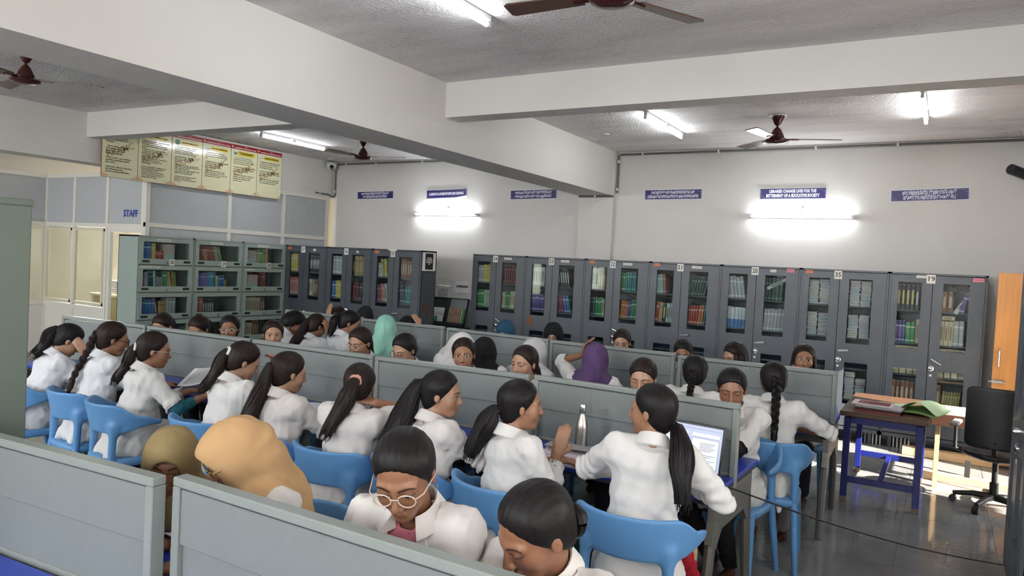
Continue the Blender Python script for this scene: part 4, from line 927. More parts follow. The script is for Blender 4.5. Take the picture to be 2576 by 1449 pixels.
# ------------------------------------------------------------------ things at the right: blue table, desk, office chair, papers
M_NAVY = mat('navy_steel', srgb(24, 34, 110), .35); M_BROWN = mat('table_brown', srgb(92, 66, 48), .35, noise=.18, nscale=4, stretch=(1, 8, 8)); M_BRASS = mat('dull_cap', (.25, .2, .14), .6)
t = thing('steel_table', 'blue steel legged table with a brown top holding a green folder', 'table', (-.385, 7.27, 0))
MB().bbox(-.325, .325, -.62, .62, .715, .755, .006).obj('table_top', M_BROWN, t)
for sx in (-1, 1):
    for sy in (-1, 1):
        l = MB().bbox(sx * .265 - .025, sx * .265 + .025, sy * .56 - .025, sy * .56 + .025, .04, .70, .003).obj('leg', M_NAVY, t)
        MB().bbox(sx * .265 - .027, sx * .265 + .027, sy * .56 - .027, sy * .56 + .027, 0, .04, .003).obj('foot_cap', M_BRASS, l)
for sy in (-1, 1):
    MB().bbox(-.24, .24, sy * .56 - .015, sy * .56 + .015, .655, .712, .002).obj('rail', M_NAVY, t)
    MB().bbox(-.24, .24, sy * .56 - .014, sy * .56 + .014, .16, .21, .002).obj('stretcher', M_NAVY, t)
for sx in (-1, 1): MB().bbox(sx * .265 - .015, sx * .265 + .015, -.535, .535, .655, .712, .002).obj('rail', M_NAVY, t)
MB().bbox(-.02, .02, -.545, .545, .165, .20, .002).obj('stretcher', M_NAVY, t)
M_BEIGE = mat('desk_beige', srgb(214, 178, 130), .45, noise=.12, nscale=4, stretch=(1, 8, 8)); M_DBROWN = mat('dark_brown_wood', srgb(66, 40, 26), .4, noise=.2, nscale=4, stretch=(1, 8, 8))
t = thing('wooden_desk', 'low wooden desk with newspapers behind the office chair', 'desk', (.30, 7.98, 0))
MB().bbox(-.36, .42, -.30, .30, .655, .68, .004).obj('desk_top', M_BEIGE, t); MB().bbox(-.36, .42, -.315, -.29, .575, .68, .004).obj('apron', M_DBROWN, t)
for sx in (-.32, .36):
    for sy in (-.26, .24): MB().bbox(sx, sx + .04, sy, sy + .04, 0, .655, .003).obj('leg', M_BEIGE, t)
MB().bbox(-.42, .42, .02, .10, .0, .07, .004).obj('foot_rail', M_BEIGE, t)
tag(MB().bbox(-.48, .34, -.06, .06, 0, .085, .004).obj('wood_plank', M_BEIGE, None, loc=(.16, 9.03, 0)), 'pale wooden plank on the floor before cabinet 19', 'plank')
# papers
def sheets(name, label, cat, x, y, z, rot, items):
    t = thing(name, label, cat, (x, y, z), rot)
    zz = 0
    for (nm, w_, d_, th, dx, dy, a, mt) in items:
        MB().bbox(-w_ / 2, w_ / 2, -d_ / 2, d_ / 2, 0, th * .95, min(.002, th * .3)).obj(nm, mt, t, loc=(dx, dy, zz), rotz=a); zz += th
    return t
M_MAG = mat('magazine_maroon', (.20, .02, .02), .3); M_MAGW = mat('magazine_white', (.66, .63, .62), .35); M_LGREEN = mat('folder_green', srgb(190, 222, 180), .7)
for k, (w_, d_, th, dx, dy, a, m_, lb) in enumerate(((.34, .25, .018, 0, 0, .0, M_MAG, 'maroon bottom magazine in the pile on the blue table'), (.33, .24, .016, .01, .005, -.06, M_DBROWN, 'dark brown magazine second from the bottom of the pile'), (.34, .25, .016, .02, .01, -.10, mat('magazine_grey', (.45, .43, .47), .35), 'grey magazine in the middle of the pile on the blue table'), (.31, .24, .012, -.04, .03, -.04, M_MAGW, 'white magazine with a maroon cover panel topping the pile'))):
    t = thing('magazine', lb, 'magazine', (-.44 + dx, 6.86 + dy, .755 + sum((.018, .016, .016)[:k])), a, 'magazines piled on the blue table')
    MB().bbox(-w_ / 2, w_ / 2, -d_ / 2, d_ / 2, 0, th * .95, .0015).obj('pages', m_, t)
    if k == 3: MB().box(-.11, .13, -.09, .09, th, th + .001).obj('cover_panel', M_MAG, t)
# open green folder: two leaves and a curled page
t = thing('paper_folder', 'open pale green paper folder on the blue table', 'folder', (-.26, 7.10, .756), -.25); t.scale = (1.3, 1.25, 1.5)
def leaf(x0, x1, y0, y1, fz, n=14, th=.004):
    b = MB(); vs = []
    for i in range(n + 1):
        u = i / n
        for y in (y0, y1):
            z = fz(u, (y - y0) / (y1 - y0)); vs += [(x0 + (x1 - x0) * u, y, z), (x0 + (x1 - x0) * u, y, z + th)]
    fs = []
    for i in range(n):
        a = i * 4; c = a + 4
        fs += [(a + 1, c + 1, c + 3, a + 3), (a, a + 2, c + 2, c), (a, c, c + 1, a + 1), (a + 2, a + 3, c + 3, c + 2)]
    fs += [(0, 1, 3, 2), (n * 4, n * 4 + 2, n * 4 + 3, n * 4 + 1)]
    return b.add(vs, fs)
leaf(-.20, .02, -.14, .18, lambda u, v: .002 + .02 * u * u).obj('left_leaf', M_LGREEN, t, True)
leaf(.0, .24, -.14, .18, lambda u, v: .015 + .055 * math.sin(PI * min(1, u * 1.1)) * (1 - .3 * v)).obj('right_leaf', M_LGREEN, t, True)
leaf(.0, .22, -.15, .17, lambda u, v: .001 + .012 * math.sin(PI * u), th=.012).obj('pages', mat('folder_inside', srgb(120, 150, 80), .7), t, True)
for k, (dx, dy, a, m_, lb) in enumerate(((0, 0, .05, M_MAGW, 'bottom newspaper on the wooden desk'), (.01, .01, -.05, mat('newsprint', (.5, .5, .5), .8), 'middle newspaper on the wooden desk'), (.02, .02, .08, M_PAPER, 'top newspaper with a blue panel on the wooden desk'))):
    t = thing('newspaper', lb, 'newspaper', (.20 + dx, 7.86 + dy, .681 + k * .012), a, 'newspapers on the wooden desk')
    MB().bbox(-.17, .20, -.12, .14, 0, .0115, .002).obj('sheets', m_, t)
    if k == 2:
        MB().box(-.06, .12, -.08, .10, .012, .0128).obj('print_panel', mat('news_blue', (.22, .42, .62), .6), t)
        MB().box(-.15, -.08, -.10, .10, .012, .0127).obj('print_column', mat('news_grey', (.35, .35, .36), .6), t)
# office chair
t = thing('office_chair', 'black swivel office chair with armrest at the right', 'chair', (.43, 7.30, 0), -.12)
def obk(P):
    x, y, z = P[:, 0], P[:, 1], P[:, 2]
    q = np.stack([np.abs(x) - .17, np.abs(y + .24 + .06 * (x / .24) ** 2 * -1 + (z - .75) * .05) - .006, np.abs(z - .78) - .20], -1)
    return (np.linalg.norm(np.maximum(q, 0), axis=1) + np.minimum(q.max(1), 0) - .05) * .9
V, Q = sdf_mesh(lambda P: np.maximum(obk(P), np.abs(P[:, 1] + .24 - .06 * (P[:, 0] / .24) ** 2) - .022) * .8, (-.28, -.34, .5), (.28, -.1, 1.06), .01); link('backrest', np_mesh('backrest', V, Q, M_BLACK), t)
V, Q = sdf_mesh(lambda P: ell(P, (0, 0, .46), (.25, .25, .06)), (-.27, -.27, .38), (.27, .27, .54), .012); link('seat', np_mesh('seat', V, Q, M_BLACK), t)
for s_ in (-1, 1):
    MB().tube([(s_ * .24, .05, .43), (s_ * .30, .03, .46), (s_ * .30, .0, .66)], [.016, .016, .014], 8).obj('arm', M_BLACK, t, True)
    MB().bbox(s_ * .30 - .035, s_ * .30 + .035, -.14, .14, .66, .69, .01).obj('arm_pad', mat('arm_grey', (.22, .21, .2), .5), t)
MB().tube([(0, 0, .08), (0, 0, .22), (0, 0, .221), (0, 0, .41)], [.034, .034, .022, .022], 14).obj('column', M_BLACK, t, True)
for k in range(5):
    a = 2 * PI * k / 5 - 1.9; ex, ey = .29 * math.cos(a), .29 * math.sin(a)
    b = MB().tube([(0, 0, .10), (ex * .5, ey * .5, .10), (ex, ey, .075)], [.03, .024, .018], 8).obj('base_arm', M_BLACK, t, True)
    MB().tube([(ex - .025 * math.sin(a), ey + .025 * math.cos(a), .028), (ex + .025 * math.sin(a), ey - .025 * math.cos(a), .028)], .028, 12).obj('caster', M_BLACK, b, True)
MB().tube([(0, -.20, .45), (0, -.25, .60)], .018, 8).obj('spine', M_BLACK, t, True)
MB().bbox(-.20, -.16, -.18, -.17, .26, .40, .003).obj('hanging_strap', mat('strap_cream', (.6, .55, .42), .8), t)
# cable
n = 26; p0 = np.array((-.98, 3.74, .775)); p1 = np.array((.55, 5.86, .008)); pts = [(-1.03, 3.80, .772), (-.99, 3.76, .772)]
for i in range(n + 1):
    u = i / n; q = p0 + (p1 - p0) * u; q[2] = max(.008, p0[2] + (p1[2] - p0[2]) * u - .06 * math.sin(PI * u)); q[0] += .012 * math.sin(u * 17); pts.append(tuple(q))
tag(MB().tube(pts, .0042, 6).obj('power_cable', M_BLACK, None, True), 'black power cable stretching from the laptop to the right', 'cable')
# ------------------------------------------------------------------ things on the middle row desks
M_SS = mat('brushed_steel', (.50, .47, .43), .3, 1.0)
def bottle(label, x, y, s_=1.0):
    t = thing('steel_bottle', label, 'bottle', (x, y, .763))
    MB().lathe([(.030 * s_, 0), (.034 * s_, .004), (.035 * s_, .03), (.035 * s_, .155 * s_), (.032 * s_, .18 * s_), (.022 * s_, .215 * s_), (.0165 * s_, .235 * s_), (.0165 * s_, .243 * s_)], 28).obj('body', M_SS, t, True)
    MB().lathe([(.0178 * s_, .243 * s_), (.019 * s_, .245 * s_), (.019 * s_, .278 * s_), (.016 * s_, .29 * s_), (0, .293 * s_)], 24).obj('lid', M_CHROME, t, True)
bottle('tall stainless steel bottle standing on the laptop desk', -1.735, 3.79)
bottle('stainless steel bottle half hidden behind the talking student', -2.12, 3.86, .95)
t = thing('laptop', 'open dark laptop showing a document page', 'laptop', (-1.135, 3.82, .763), -.12); t.scale = (1.08, 1.0, 1.12)
MB().bbox(-.175, .175, -.235, .0, 0, .016, .003).obj('base', mat('laptop_dark', (.02, .022, .028), .35), t)
b = MB()
for r in range(5):
    for k in range(13): b.box(-.155 + k * .024, -.135 + k * .024, -.10 - .0 + (r - 2) * .02 + .02, -.084 + (r - 2) * .02 + .02, .0162, .018)
b.obj('keyboard', M_BLACK, t)
Ml = Matrix.Translation((0, .0, .012)) @ Matrix.Rotation(-.20, 4, 'X')
lid = MB().bbox(-.175, .175, 0, .008, 0, .235, .003, Ml).obj('lid', mat('laptop_dark', (.02, .022, .028), .35), t)
M_SCREEN = mat('screen_glow', (.05, .05, .06), .3, emit=((.62, .70, .95), .62)); M_SCRL = mat('screen_lines', (.03, .03, .04), .5, emit=((.2, .23, .35), .25)); M_SCRP = mat('screen_page', (.05, .05, .05), .3, emit=((.85, .89, 1.0), .78))
sc = MB().box(-.163, .163, -.001, 0, .02, .223, Ml).obj('screen', M_SCREEN, lid)
b = MB().box(-.155, -.012, -.002, -.001, .03, .19, Ml).box(.012, .150, -.002, -.001, .03, .165, Ml).box(.012, .150, -.002, -.001, .172, .19, Ml); b.obj('page', M_SCRP, sc)
b = MB()
for (x0, x1, z) in [(.012, .150, .165), (.012, .150, .03), (.012, .150, .172), (-.16, .16, .207)]: b.box(x0, x1, -.003, -.002, z, z + .0012, Ml)
for x in (.012, .149, -.002): b.box(x, x + .0012, -.003, -.002, .03, .165, Ml)
for k in range(6): b.box(.055, .135 - .01 * (k % 3), -.003, -.002, .145 - k * .007, .1468 - k * .007, Ml)
for k in range(7): b.box(.022, .135 - .02 * (k % 3), -.003, -.002, .09 - k * .008, .0918 - k * .008, Ml)
for k in range(6): b.box(-.15 + k * .022, -.14 + k * .022, -.003, -.002, .196, .199, Ml)
b.obj('text_lines', M_SCRL, sc)
# open file between the two talking students
M_FPG = mat('page_pinkish', (.66, .58, .64), .7); M_FGR = mat('page_grey', (.34, .34, .35), .6)
t = thing('open_file', 'thick open file with pinkish pages beside the steel bottle', 'file', (-1.72, 3.63, .763), .12)
leaf(-.17, .17, .0, .13, lambda u, v: .012 + .035 * v, th=.012).obj('upper_block', M_FPG, t, True)
leaf(-.17, .17, -.14, .0, lambda u, v: .004 + .01 * v - .01 * abs(u - .5), th=.007).obj('lower_block', M_FPG, t, True)
MB().box(-.10, .12, -.11, -.02, .02, .0215).obj('printed_panel', M_FGR, t)
MB().bbox(-.17, .17, .03, .135, .058, .064, .002).obj('cover', M_FGR, t)
# printed sheet held by the pony tailed spectacled student
def printed(label, x, y, z, rot, w_=.2, d_=.28, curl=.06, tilt=0):
    t = thing('printed_sheet', label, 'paper', (x, y, z), rot); t.rotation_euler = (tilt, 0, rot)
    leaf(-w_ / 2, w_ / 2, -d_ / 2, d_ / 2, lambda u, v: .002 + curl * u * u, th=.002).obj('sheet', M_PAPER, t, True)
    b = MB()
    for k in range(14):
        y_ = d_ * .42 - k * d_ * .06
        for q in range(6):
            u0, u1 = .1 + q * .13, .1 + q * .13 + .115
            b.add([(-w_ / 2 + w_ * u0, y_, .0055 + curl * u0 * u0), (-w_ / 2 + w_ * u1, y_, .0055 + curl * u1 * u1), (-w_ / 2 + w_ * u1, y_ + .004, .0055 + curl * u1 * u1), (-w_ / 2 + w_ * u0, y_ + .004, .0055 + curl * u0 * u0)], [(0, 1, 2, 3)])
    b.obj('print', mat('print_grey', (.3, .3, .32), .7), t)
    return t
printed('curled printed page under the hand of the pony tailed spectacled student', -4.74, 3.56, .855, .35, .30, .24, .09, .45)
tag(MB().bbox(-.15, .15, -.11, .11, 0, .02, .003).obj('notebook', mat('notebook_dark', (.03, .05, .16), .5), None, loc=(-4.74, 3.60, .763), rotz=.1), 'dark blue notebook under the curled printed page', 'notebook')
for (lb, x, y, a) in (('white paper on the desk before the student with the long brown ponytail', -3.05, 3.60, .2), ('white notebook before the student with very long straight hair', -2.05, 3.60, -.1), ('white sheet on the desk of the student with a white hair clip', -3.75, 3.62, .1), ('sheet of paper at the left end desk of the middle row', -5.75, 3.55, .1)):
    tag(leaf(-.11, .11, -.15, .15, lambda u, v: .003 + .012 * math.sin(PI * u), th=.004).obj('paper', M_PAPER, None, True, (x, y, .763), a), lb, 'paper')
tag(MB().bbox(-.12, .12, -.16, .16, 0, .018, .003).obj('notebook', mat('notebook_lav', (.5, .48, .62), .5), None, loc=(-3.9, 5.75, .763), rotz=.2), 'lavender notebook on the far row desk beside the mint headscarf', 'notebook')
tag(MB().bbox(-.105, .105, -.004, .004, 0, .17, .001, Matrix.Rotation(-.25, 4, 'X')).obj('paper', M_PAPER, None, loc=(-2.03, 5.56, .765), rotz=-.1), 'white paper standing by the purple headscarf', 'paper')
# ------------------------------------------------------------------ people: materials
def skin_mat():
    m, nt, b = newmat('skin'); b.inputs['Roughness'].default_value = .42
    at = nt.nodes.new('ShaderNodeAttribute'); at.attribute_name = 'headpos'
    sp = nt.nodes.new('ShaderNodeSeparateXYZ'); nt.links.new(at.outputs['Vector'], sp.inputs[0])
    x, y, z = (NX(nt, sp.outputs[k]) for k in range(3))
    def oattr(nm):
        a = nt.nodes.new('ShaderNodeAttribute'); a.attribute_type = 'OBJECT'; a.attribute_name = nm; return a
    tone = oattr('tone').outputs['Color']; op = NX(nt, oattr('eye_open').outputs['Fac']); gx = NX(nt, oattr('gaze').outputs['Fac'])
    front = y.gt(.035) * y.lt(.2)
    ax = x.abs()
    nz = nt.nodes.new('ShaderNodeTexNoise'); nz.inputs['Scale'].default_value = 90; nt.links.new(at.outputs['Vector'], nz.inputs[0])
    # warm lips, dark brows, eyes; E = soft masks (metres)
    S = .0016
    ex = (ax - .0305) / .0165
    arc = (1 - ex * ex)
    zu = arc * (op * .0130 - .0048) + .002; zl = arc * -.0055 + .002
    inx = (arc).gt(0)
    eye = ((zu - z).soft(S)) * ((z - zl).soft(S)) * inx * front
    dx = ax - .0305 - gx * x.sign(); dz = z - .0035 + (1 - op) * .004
    ir = (dx * dx + dz * dz).sqrt()
    iris = (.0066 - ir).soft(.0012) * eye
    zc = arc * (op * .0130 - .0048) + .0026
    lash = (.0016 - (z - zc).abs()).soft(.0012) * (1.15 - ex.abs()).soft(.15) * front
    crease = (.0011 - (z - (zc + .0052)).abs()).soft(.0014) * inx * front * .35
    bx = (ax - .032) / .0215
    zb = bx * bx * -.0050 - bx * .0002 + .0240
    brow = ((bx * -.0011 + .0030) - (z - zb).abs()).soft(.0020) * (1 - bx.abs()).soft(.12) * front
    lx = x / .0235; la = 1 - lx * lx
    up = la * .0068 - .0605 - (x.abs().lt(.004)) * .0008; dn = la * -.0088 - .0605
    lip = ((up - z).soft(.002)) * ((z - dn).soft(.002)) * la.gt(0) * front
    mline = (.0010 - (z + .0605).abs()).soft(.0012) * (la + .1).gt(0) * front
    nost = (.0042 - (((ax - .0085) * (ax - .0085)) + (z + .0425) * (z + .0425)).sqrt()).soft(.002) * y.gt(.08) * front
    def tint(fac): return None
    hs = nt.nodes.new('ShaderNodeHueSaturation'); nt.links.new(tone, hs.inputs['Color']); hs.inputs['Value'].default_value = .55; hs.inputs['Saturation'].default_value = 1.15
    dark = hs.outputs[0]
    lipc = nt.nodes.new('ShaderNodeMix'); lipc.data_type = 'RGBA'; lipc.inputs['Factor'].default_value = .5; nt.links.new(tone, lipc.inputs[6]); lipc.inputs[7].default_value = (.28, .055, .055, 1)
    c = mixcol(nt, (NX(nt, nz.outputs[0]) - .5) * .35 + .12, tone, dark)
    c = mixcol(nt, lip * .75, c, lipc.outputs[2])
    c = mixcol(nt, (mline * .8).mx(nost * .75).mx(crease), c, (.04, .014, .010))
    c = mixcol(nt, brow * .9, c, (.014, .009, .007))
    c = mixcol(nt, eye, c, (.62, .58, .55))
    c = mixcol(nt, iris, c, (.012, .006, .004))
    c = mixcol(nt, lash * .95, c, (.008, .006, .006))
    nt.links.new(c, b.inputs['Base Color'])
    nt.links.new((.42 - eye * .3).s, b.inputs['Roughness'])
    return m
M_SKIN = skin_mat()
def cloth_mat(name, col, rough=.85, weave=900, var=.03, bump=.22):
    m, nt, b = newmat(name); b.inputs['Roughness'].default_value = rough; b.inputs['Specular IOR Level'].default_value = .25
    tc = nt.nodes.new('ShaderNodeTexCoord')
    n1 = nt.nodes.new('ShaderNodeTexNoise'); n1.inputs['Scale'].default_value = 5; n1.inputs['Detail'].default_value = 1; nt.links.new(tc.outputs['Object'], n1.inputs[0])
    n2 = nt.nodes.new('ShaderNodeTexNoise'); n2.inputs['Scale'].default_value = 7; n2.inputs['Detail'].default_value = 1; n2.inputs['Distortion'].default_value = .5; nt.links.new(tc.outputs['Object'], n2.inputs[0])
    f = (NX(nt, n1.outputs[0]) * 1.4 - .2).sat()
    nt.links.new(mixcol(nt, f, tuple(v * (1 - var) for v in col), tuple(min(1, v * (1 + var)) for v in col)), b.inputs['Base Color'])
    bp = nt.nodes.new('ShaderNodeBump'); bp.inputs['Strength'].default_value = bump; bp.inputs['Distance'].default_value = .03
    nt.links.new(n2.outputs[0], bp.inputs['Height']); nt.links.new(bp.outputs[0], b.inputs['Normal'])
    return m
M_COAT = cloth_mat('lab_coat_white', (.66, .65, .63)); M_COAT2 = cloth_mat('lab_coat_warm', (.66, .625, .595)); M_COAT3 = cloth_mat('lab_coat_cool', (.65, .66, .675))
def hair_mat(name, c0, c1):
    m, nt, b = newmat(name); b.inputs['Roughness'].default_value = .48; b.inputs['Specular IOR Level'].default_value = .2
    tc = nt.nodes.new('ShaderNodeAttribute'); tc.attribute_name = 'strand'
    mp = nt.nodes.new('ShaderNodeMapping'); mp.inputs['Scale'].default_value = (420, 14, 90); nt.links.new(tc.outputs['Vector'], mp.inputs[0])
    n1 = nt.nodes.new('ShaderNodeTexNoise'); n1.inputs['Scale'].default_value = 1.0; n1.inputs['Detail'].default_value = 3; nt.links.new(mp.outputs[0], n1.inputs[0])
    nt.links.new(mixcol(nt, (NX(nt, n1.outputs[0]) * 2 - .5).sat(), c0, c1), b.inputs['Base Color'])
    bp = nt.nodes.new('ShaderNodeBump'); bp.inputs['Strength'].default_value = .25; bp.inputs['Distance'].default_value = .003
    nt.links.new(n1.outputs[0], bp.inputs['Height']); nt.links.new(bp.outputs[0], b.inputs['Normal'])
    return m
M_HAIR = hair_mat('hair_black', (.004, .0035, .004), (.015, .012, .012)); M_HAIRB = hair_mat('hair_dark_brown', (.006, .004, .0035), (.026, .015, .012))
SCARF = {}
def scarf(name, col):
    if name not in SCARF: SCARF[name] = cloth_mat('scarf_' + name, col, .8, var=.08, bump=.3)
    return SCARF[name]
CLOTH = {}
def cloth(name, col):
    if name not in CLOTH: CLOTH[name] = cloth_mat('cloth_' + name, col, .8, var=.1)
    return CLOTH[name]
TONES = {'light': (.42, .235, .15), 'mid': (.33, .165, .095), 'tan': (.26, .12, .066), 'deep': (.17, .075, .042)}
# ------------------------------------------------------------------ people: geometry
def RZ(d): a = math.radians(d); return np.array([[math.cos(a), -math.sin(a), 0], [math.sin(a), math.cos(a), 0], [0, 0, 1.]])
def RX(d): a = math.radians(d); return np.array([[1., 0, 0], [0, math.cos(a), -math.sin(a)], [0, math.sin(a), math.cos(a)]])
def RY(d): a = math.radians(d); return np.array([[math.cos(a), 0, math.sin(a)], [0, 1., 0], [-math.sin(a), 0, math.cos(a)]])
def unit(v): v = np.asarray(v, float); return v / (np.linalg.norm(v) + 1e-9)
def near(P, c, r, fn):
    """evaluate fn only near c, elsewhere a lower bound of the distance"""
    dc = np.linalg.norm(P - c, axis=1); out = dc - r * .62
    m = dc < r
    if m.any(): out[m] = fn(P[m])
    return out
HS = 1.05
def head_sdf(q, fine=True):
    return head_unit(q / HS) * HS
def head_unit(q):
    d = ell(q, (0, -.012, .034), (.074, .092, .080))
    d = smin(d, ell(q, (0, .020, -.028), (.057, .066, .080)), .03)
    d = smin(d, ell(q, (0, .058, -.088), (.022, .022, .020)), .03)
    a = q.copy(); a[:, 0] = np.abs(a[:, 0])
    d = smin(d, ell(a, (.036, .050, -.026), (.026, .026, .028)), .025)
    d = smin(d, cap(a, (.010, .080, .022), (.046, .066, .020), .011, .010), .014)
    d = smax(d, -ell(a, (.031, .101, .002), (.019, .018, .013)), .014)
    d = smin(d, ell(a, (.0305, .0715, .0015), (.0165, .0145, .0125)), .004)
    d = smin(d, cap(q, (0, .082, .012), (0, .103, -.030), .0075, .0105), .012)
    d = smin(d, ell(a, (.010, .094, -.036), (.0085, .010, .0075)), .006)
    d = smin(d, ell(q, (0, .0835, -.0565), (.022, .009, .0055)), .006)
    d = smin(d, ell(q, (0, .0815, -.066), (.019, .010, .0065)), .006)
    e = ell(a, (.0765, -.008, -.008), (.0075, .0155, .026))
    e = smax(e, -ell(a, (.087, -.004, -.006), (.006, .009, .016)), .004)
    d = smin(d, e, .008)
    return d
def hand_prims(wr, d, n, side, curl, spread=.0):
    """wrist, finger direction d, palm normal n (towards the palm side), side=+1 right / -1 left; returns capsules"""
    d = unit(d); n = unit(n - d * (n @ d)); wv = unit(np.cross(n, d)) * side   # towards the thumb
    caps = []
    base = wr + d * .012
    L = ((.040, .024), (.046, .028), (.043, .026), (.034, .021))
    for i, off in enumerate((.027, .009, -.009, -.026)):
        k = base + d * (.072 - .004 * abs(i - 1)) + wv * off
        caps.append((base + wv * off * .55, k, .0155, .0125))
        c = curl * (1 + .12 * (i - 1)); fd = unit(d + wv * spread * (1.5 - i) * .25)
        def bend(v, a): return v * math.cos(a) + n * math.sin(a)
        p1 = k + bend(fd, c * .55) * L[i][0]; p2 = p1 + bend(fd, c * 1.25) * L[i][1]; p3 = p2 + bend(fd, c * 1.8) * .019
        caps += [(k, p1, .0098, .0090), (p1, p2, .0090, .0082), (p2, p3, .0082, .0070)]
    t0 = base + wv * .022 + d * .012; t1 = t0 + unit(d * .75 + wv * .75 + n * .25) * .040; t2 = t1 + unit(d * .95 + wv * (.35 - curl * .3) + n * (.25 + curl * .3)) * .032
    caps += [(base + wv * .01, t0, .016, .014), (t0, t1, .0135, .0115), (t1, t2, .0112, .0085)]
    return caps
def ik(sh, tg, la, lb, pole):
    v = tg - sh; L = np.linalg.norm(v)
    if L > la + lb - .004: tg = sh + v * ((la + lb - .004) / L); v = tg - sh; L = la + lb - .004
    u = v / L; x = (la * la - lb * lb + L * L) / (2 * L); hgt = math.sqrt(max(0, la * la - x * x))
    pl = pole - u * (pole @ u); pl = unit(pl)
    return sh + u * x + pl * hgt, tg
def strands(b, path, rad, n, rs, seed, flat=1.0, wave=.0, side=None, split=.0):
    """bundle of tapering locks along a path, cross-section radius rad(u)"""
    rng = np.random.RandomState(seed)
    path = np.array(path, float); m = 18
    t = np.linspace(0, len(path) - 1, m); i0 = np.clip(t.astype(int), 0, len(path) - 2); f = (t - i0)[:, None]
    def cr(k): return path[np.clip(k, 0, len(path) - 1)]
    p0, p1, p2, p3 = cr(i0 - 1), cr(i0), cr(i0 + 1), cr(i0 + 2)
    C = .5 * ((2 * p1) + (-p0 + p2) * f + (2 * p0 - 5 * p1 + 4 * p2 - p3) * f ** 2 + (-p0 + 3 * p1 - 3 * p2 + p3) * f ** 3)
    T = np.gradient(C, axis=0); T /= np.linalg.norm(T, axis=1, keepdims=True) + 1e-9
    sd = unit(side if side is not None else (1, 0, 0))
    U = sd - T * (T @ sd)[:, None]; U /= np.linalg.norm(U, axis=1, keepdims=True) + 1e-9; W = np.cross(T, U)
    us = np.linspace(0, 1, m); R = np.array([rad(u) for u in us])
    core = C
    for k in range(n + 1):
        if k == 0: off = np.zeros((m, 2)); lr = R * .86; mm = m - 2
        else:
            a = rng.uniform(0, 2 * PI); rho = math.sqrt(rng.uniform(.35, 1)) * .85
            tw = rng.uniform(-.9, .9)
            ang = a + tw * us * 1.5
            off = np.stack([np.cos(ang), np.sin(ang)], -1) * (rho * R)[:, None]
            off += wave * np.stack([np.sin(us * 15 + a * 1.2), np.cos(us * 13 + a)], -1) * us[:, None]
            off *= (1 + split * us[:, None] * rng.uniform(-.3, 1))
            lr = rs * (1 - .75 * us ** 3) * rng.uniform(.7, 1.3) * np.clip(R / R.max(), .5, 1); mm = m - rng.randint(0, 4)
        pts = core + U * off[:, :1] + W * off[:, 1:] * flat
        if k == 0:
            # elliptical core
            vs = []; nn = 12
            for q in range(mm):
                for s_ in range(nn):
                    a = 2 * PI * s_ / nn; vs.append(pts[q] + lr[q] * (math.cos(a) * U[q] + math.sin(a) * W[q] * flat))
            fs = [(q * nn + s_, q * nn + (s_ + 1) % nn, (q + 1) * nn + (s_ + 1) % nn, (q + 1) * nn + s_) for q in range(mm - 1) for s_ in range(nn)]
            b.add(vs, fs + [tuple(range(nn))[::-1], tuple((mm - 1) * nn + s_ for s_ in range(nn))])
        else: b.tube(pts[:mm], lr[:mm], 5)
    return C
def hair_obj(name, b, mt, parent):
    me = b.mesh(name, mt, True)
    co = np.empty(len(me.vertices) * 3, np.float32); me.vertices.foreach_get('co', co)
    a = me.attributes.new('strand', 'FLOAT_VECTOR', 'POINT'); a.data.foreach_set('vector', co)
    return link(name, me, parent)
def fold_disp(V, N, rng, amp, wl, zdir=0.0):
    d = np.zeros(len(V))
    for i in range(7):
        k = unit(rng.normal(size=3)) * 2 * PI / (wl * rng.uniform(.7, 1.6)); k[2] *= .6
        ph = rng.uniform(0, 6.28); k2 = rng.normal(size=3) * 9
        s_ = np.sin(V @ k + ph + 1.2 * np.sin(V @ k2 + ph))
        d += (1 - 2 * np.abs(s_) ** .8) * .5
    return V + N * (amp * d / 2.2)[:, None]
NP_STAT = [0, 0]
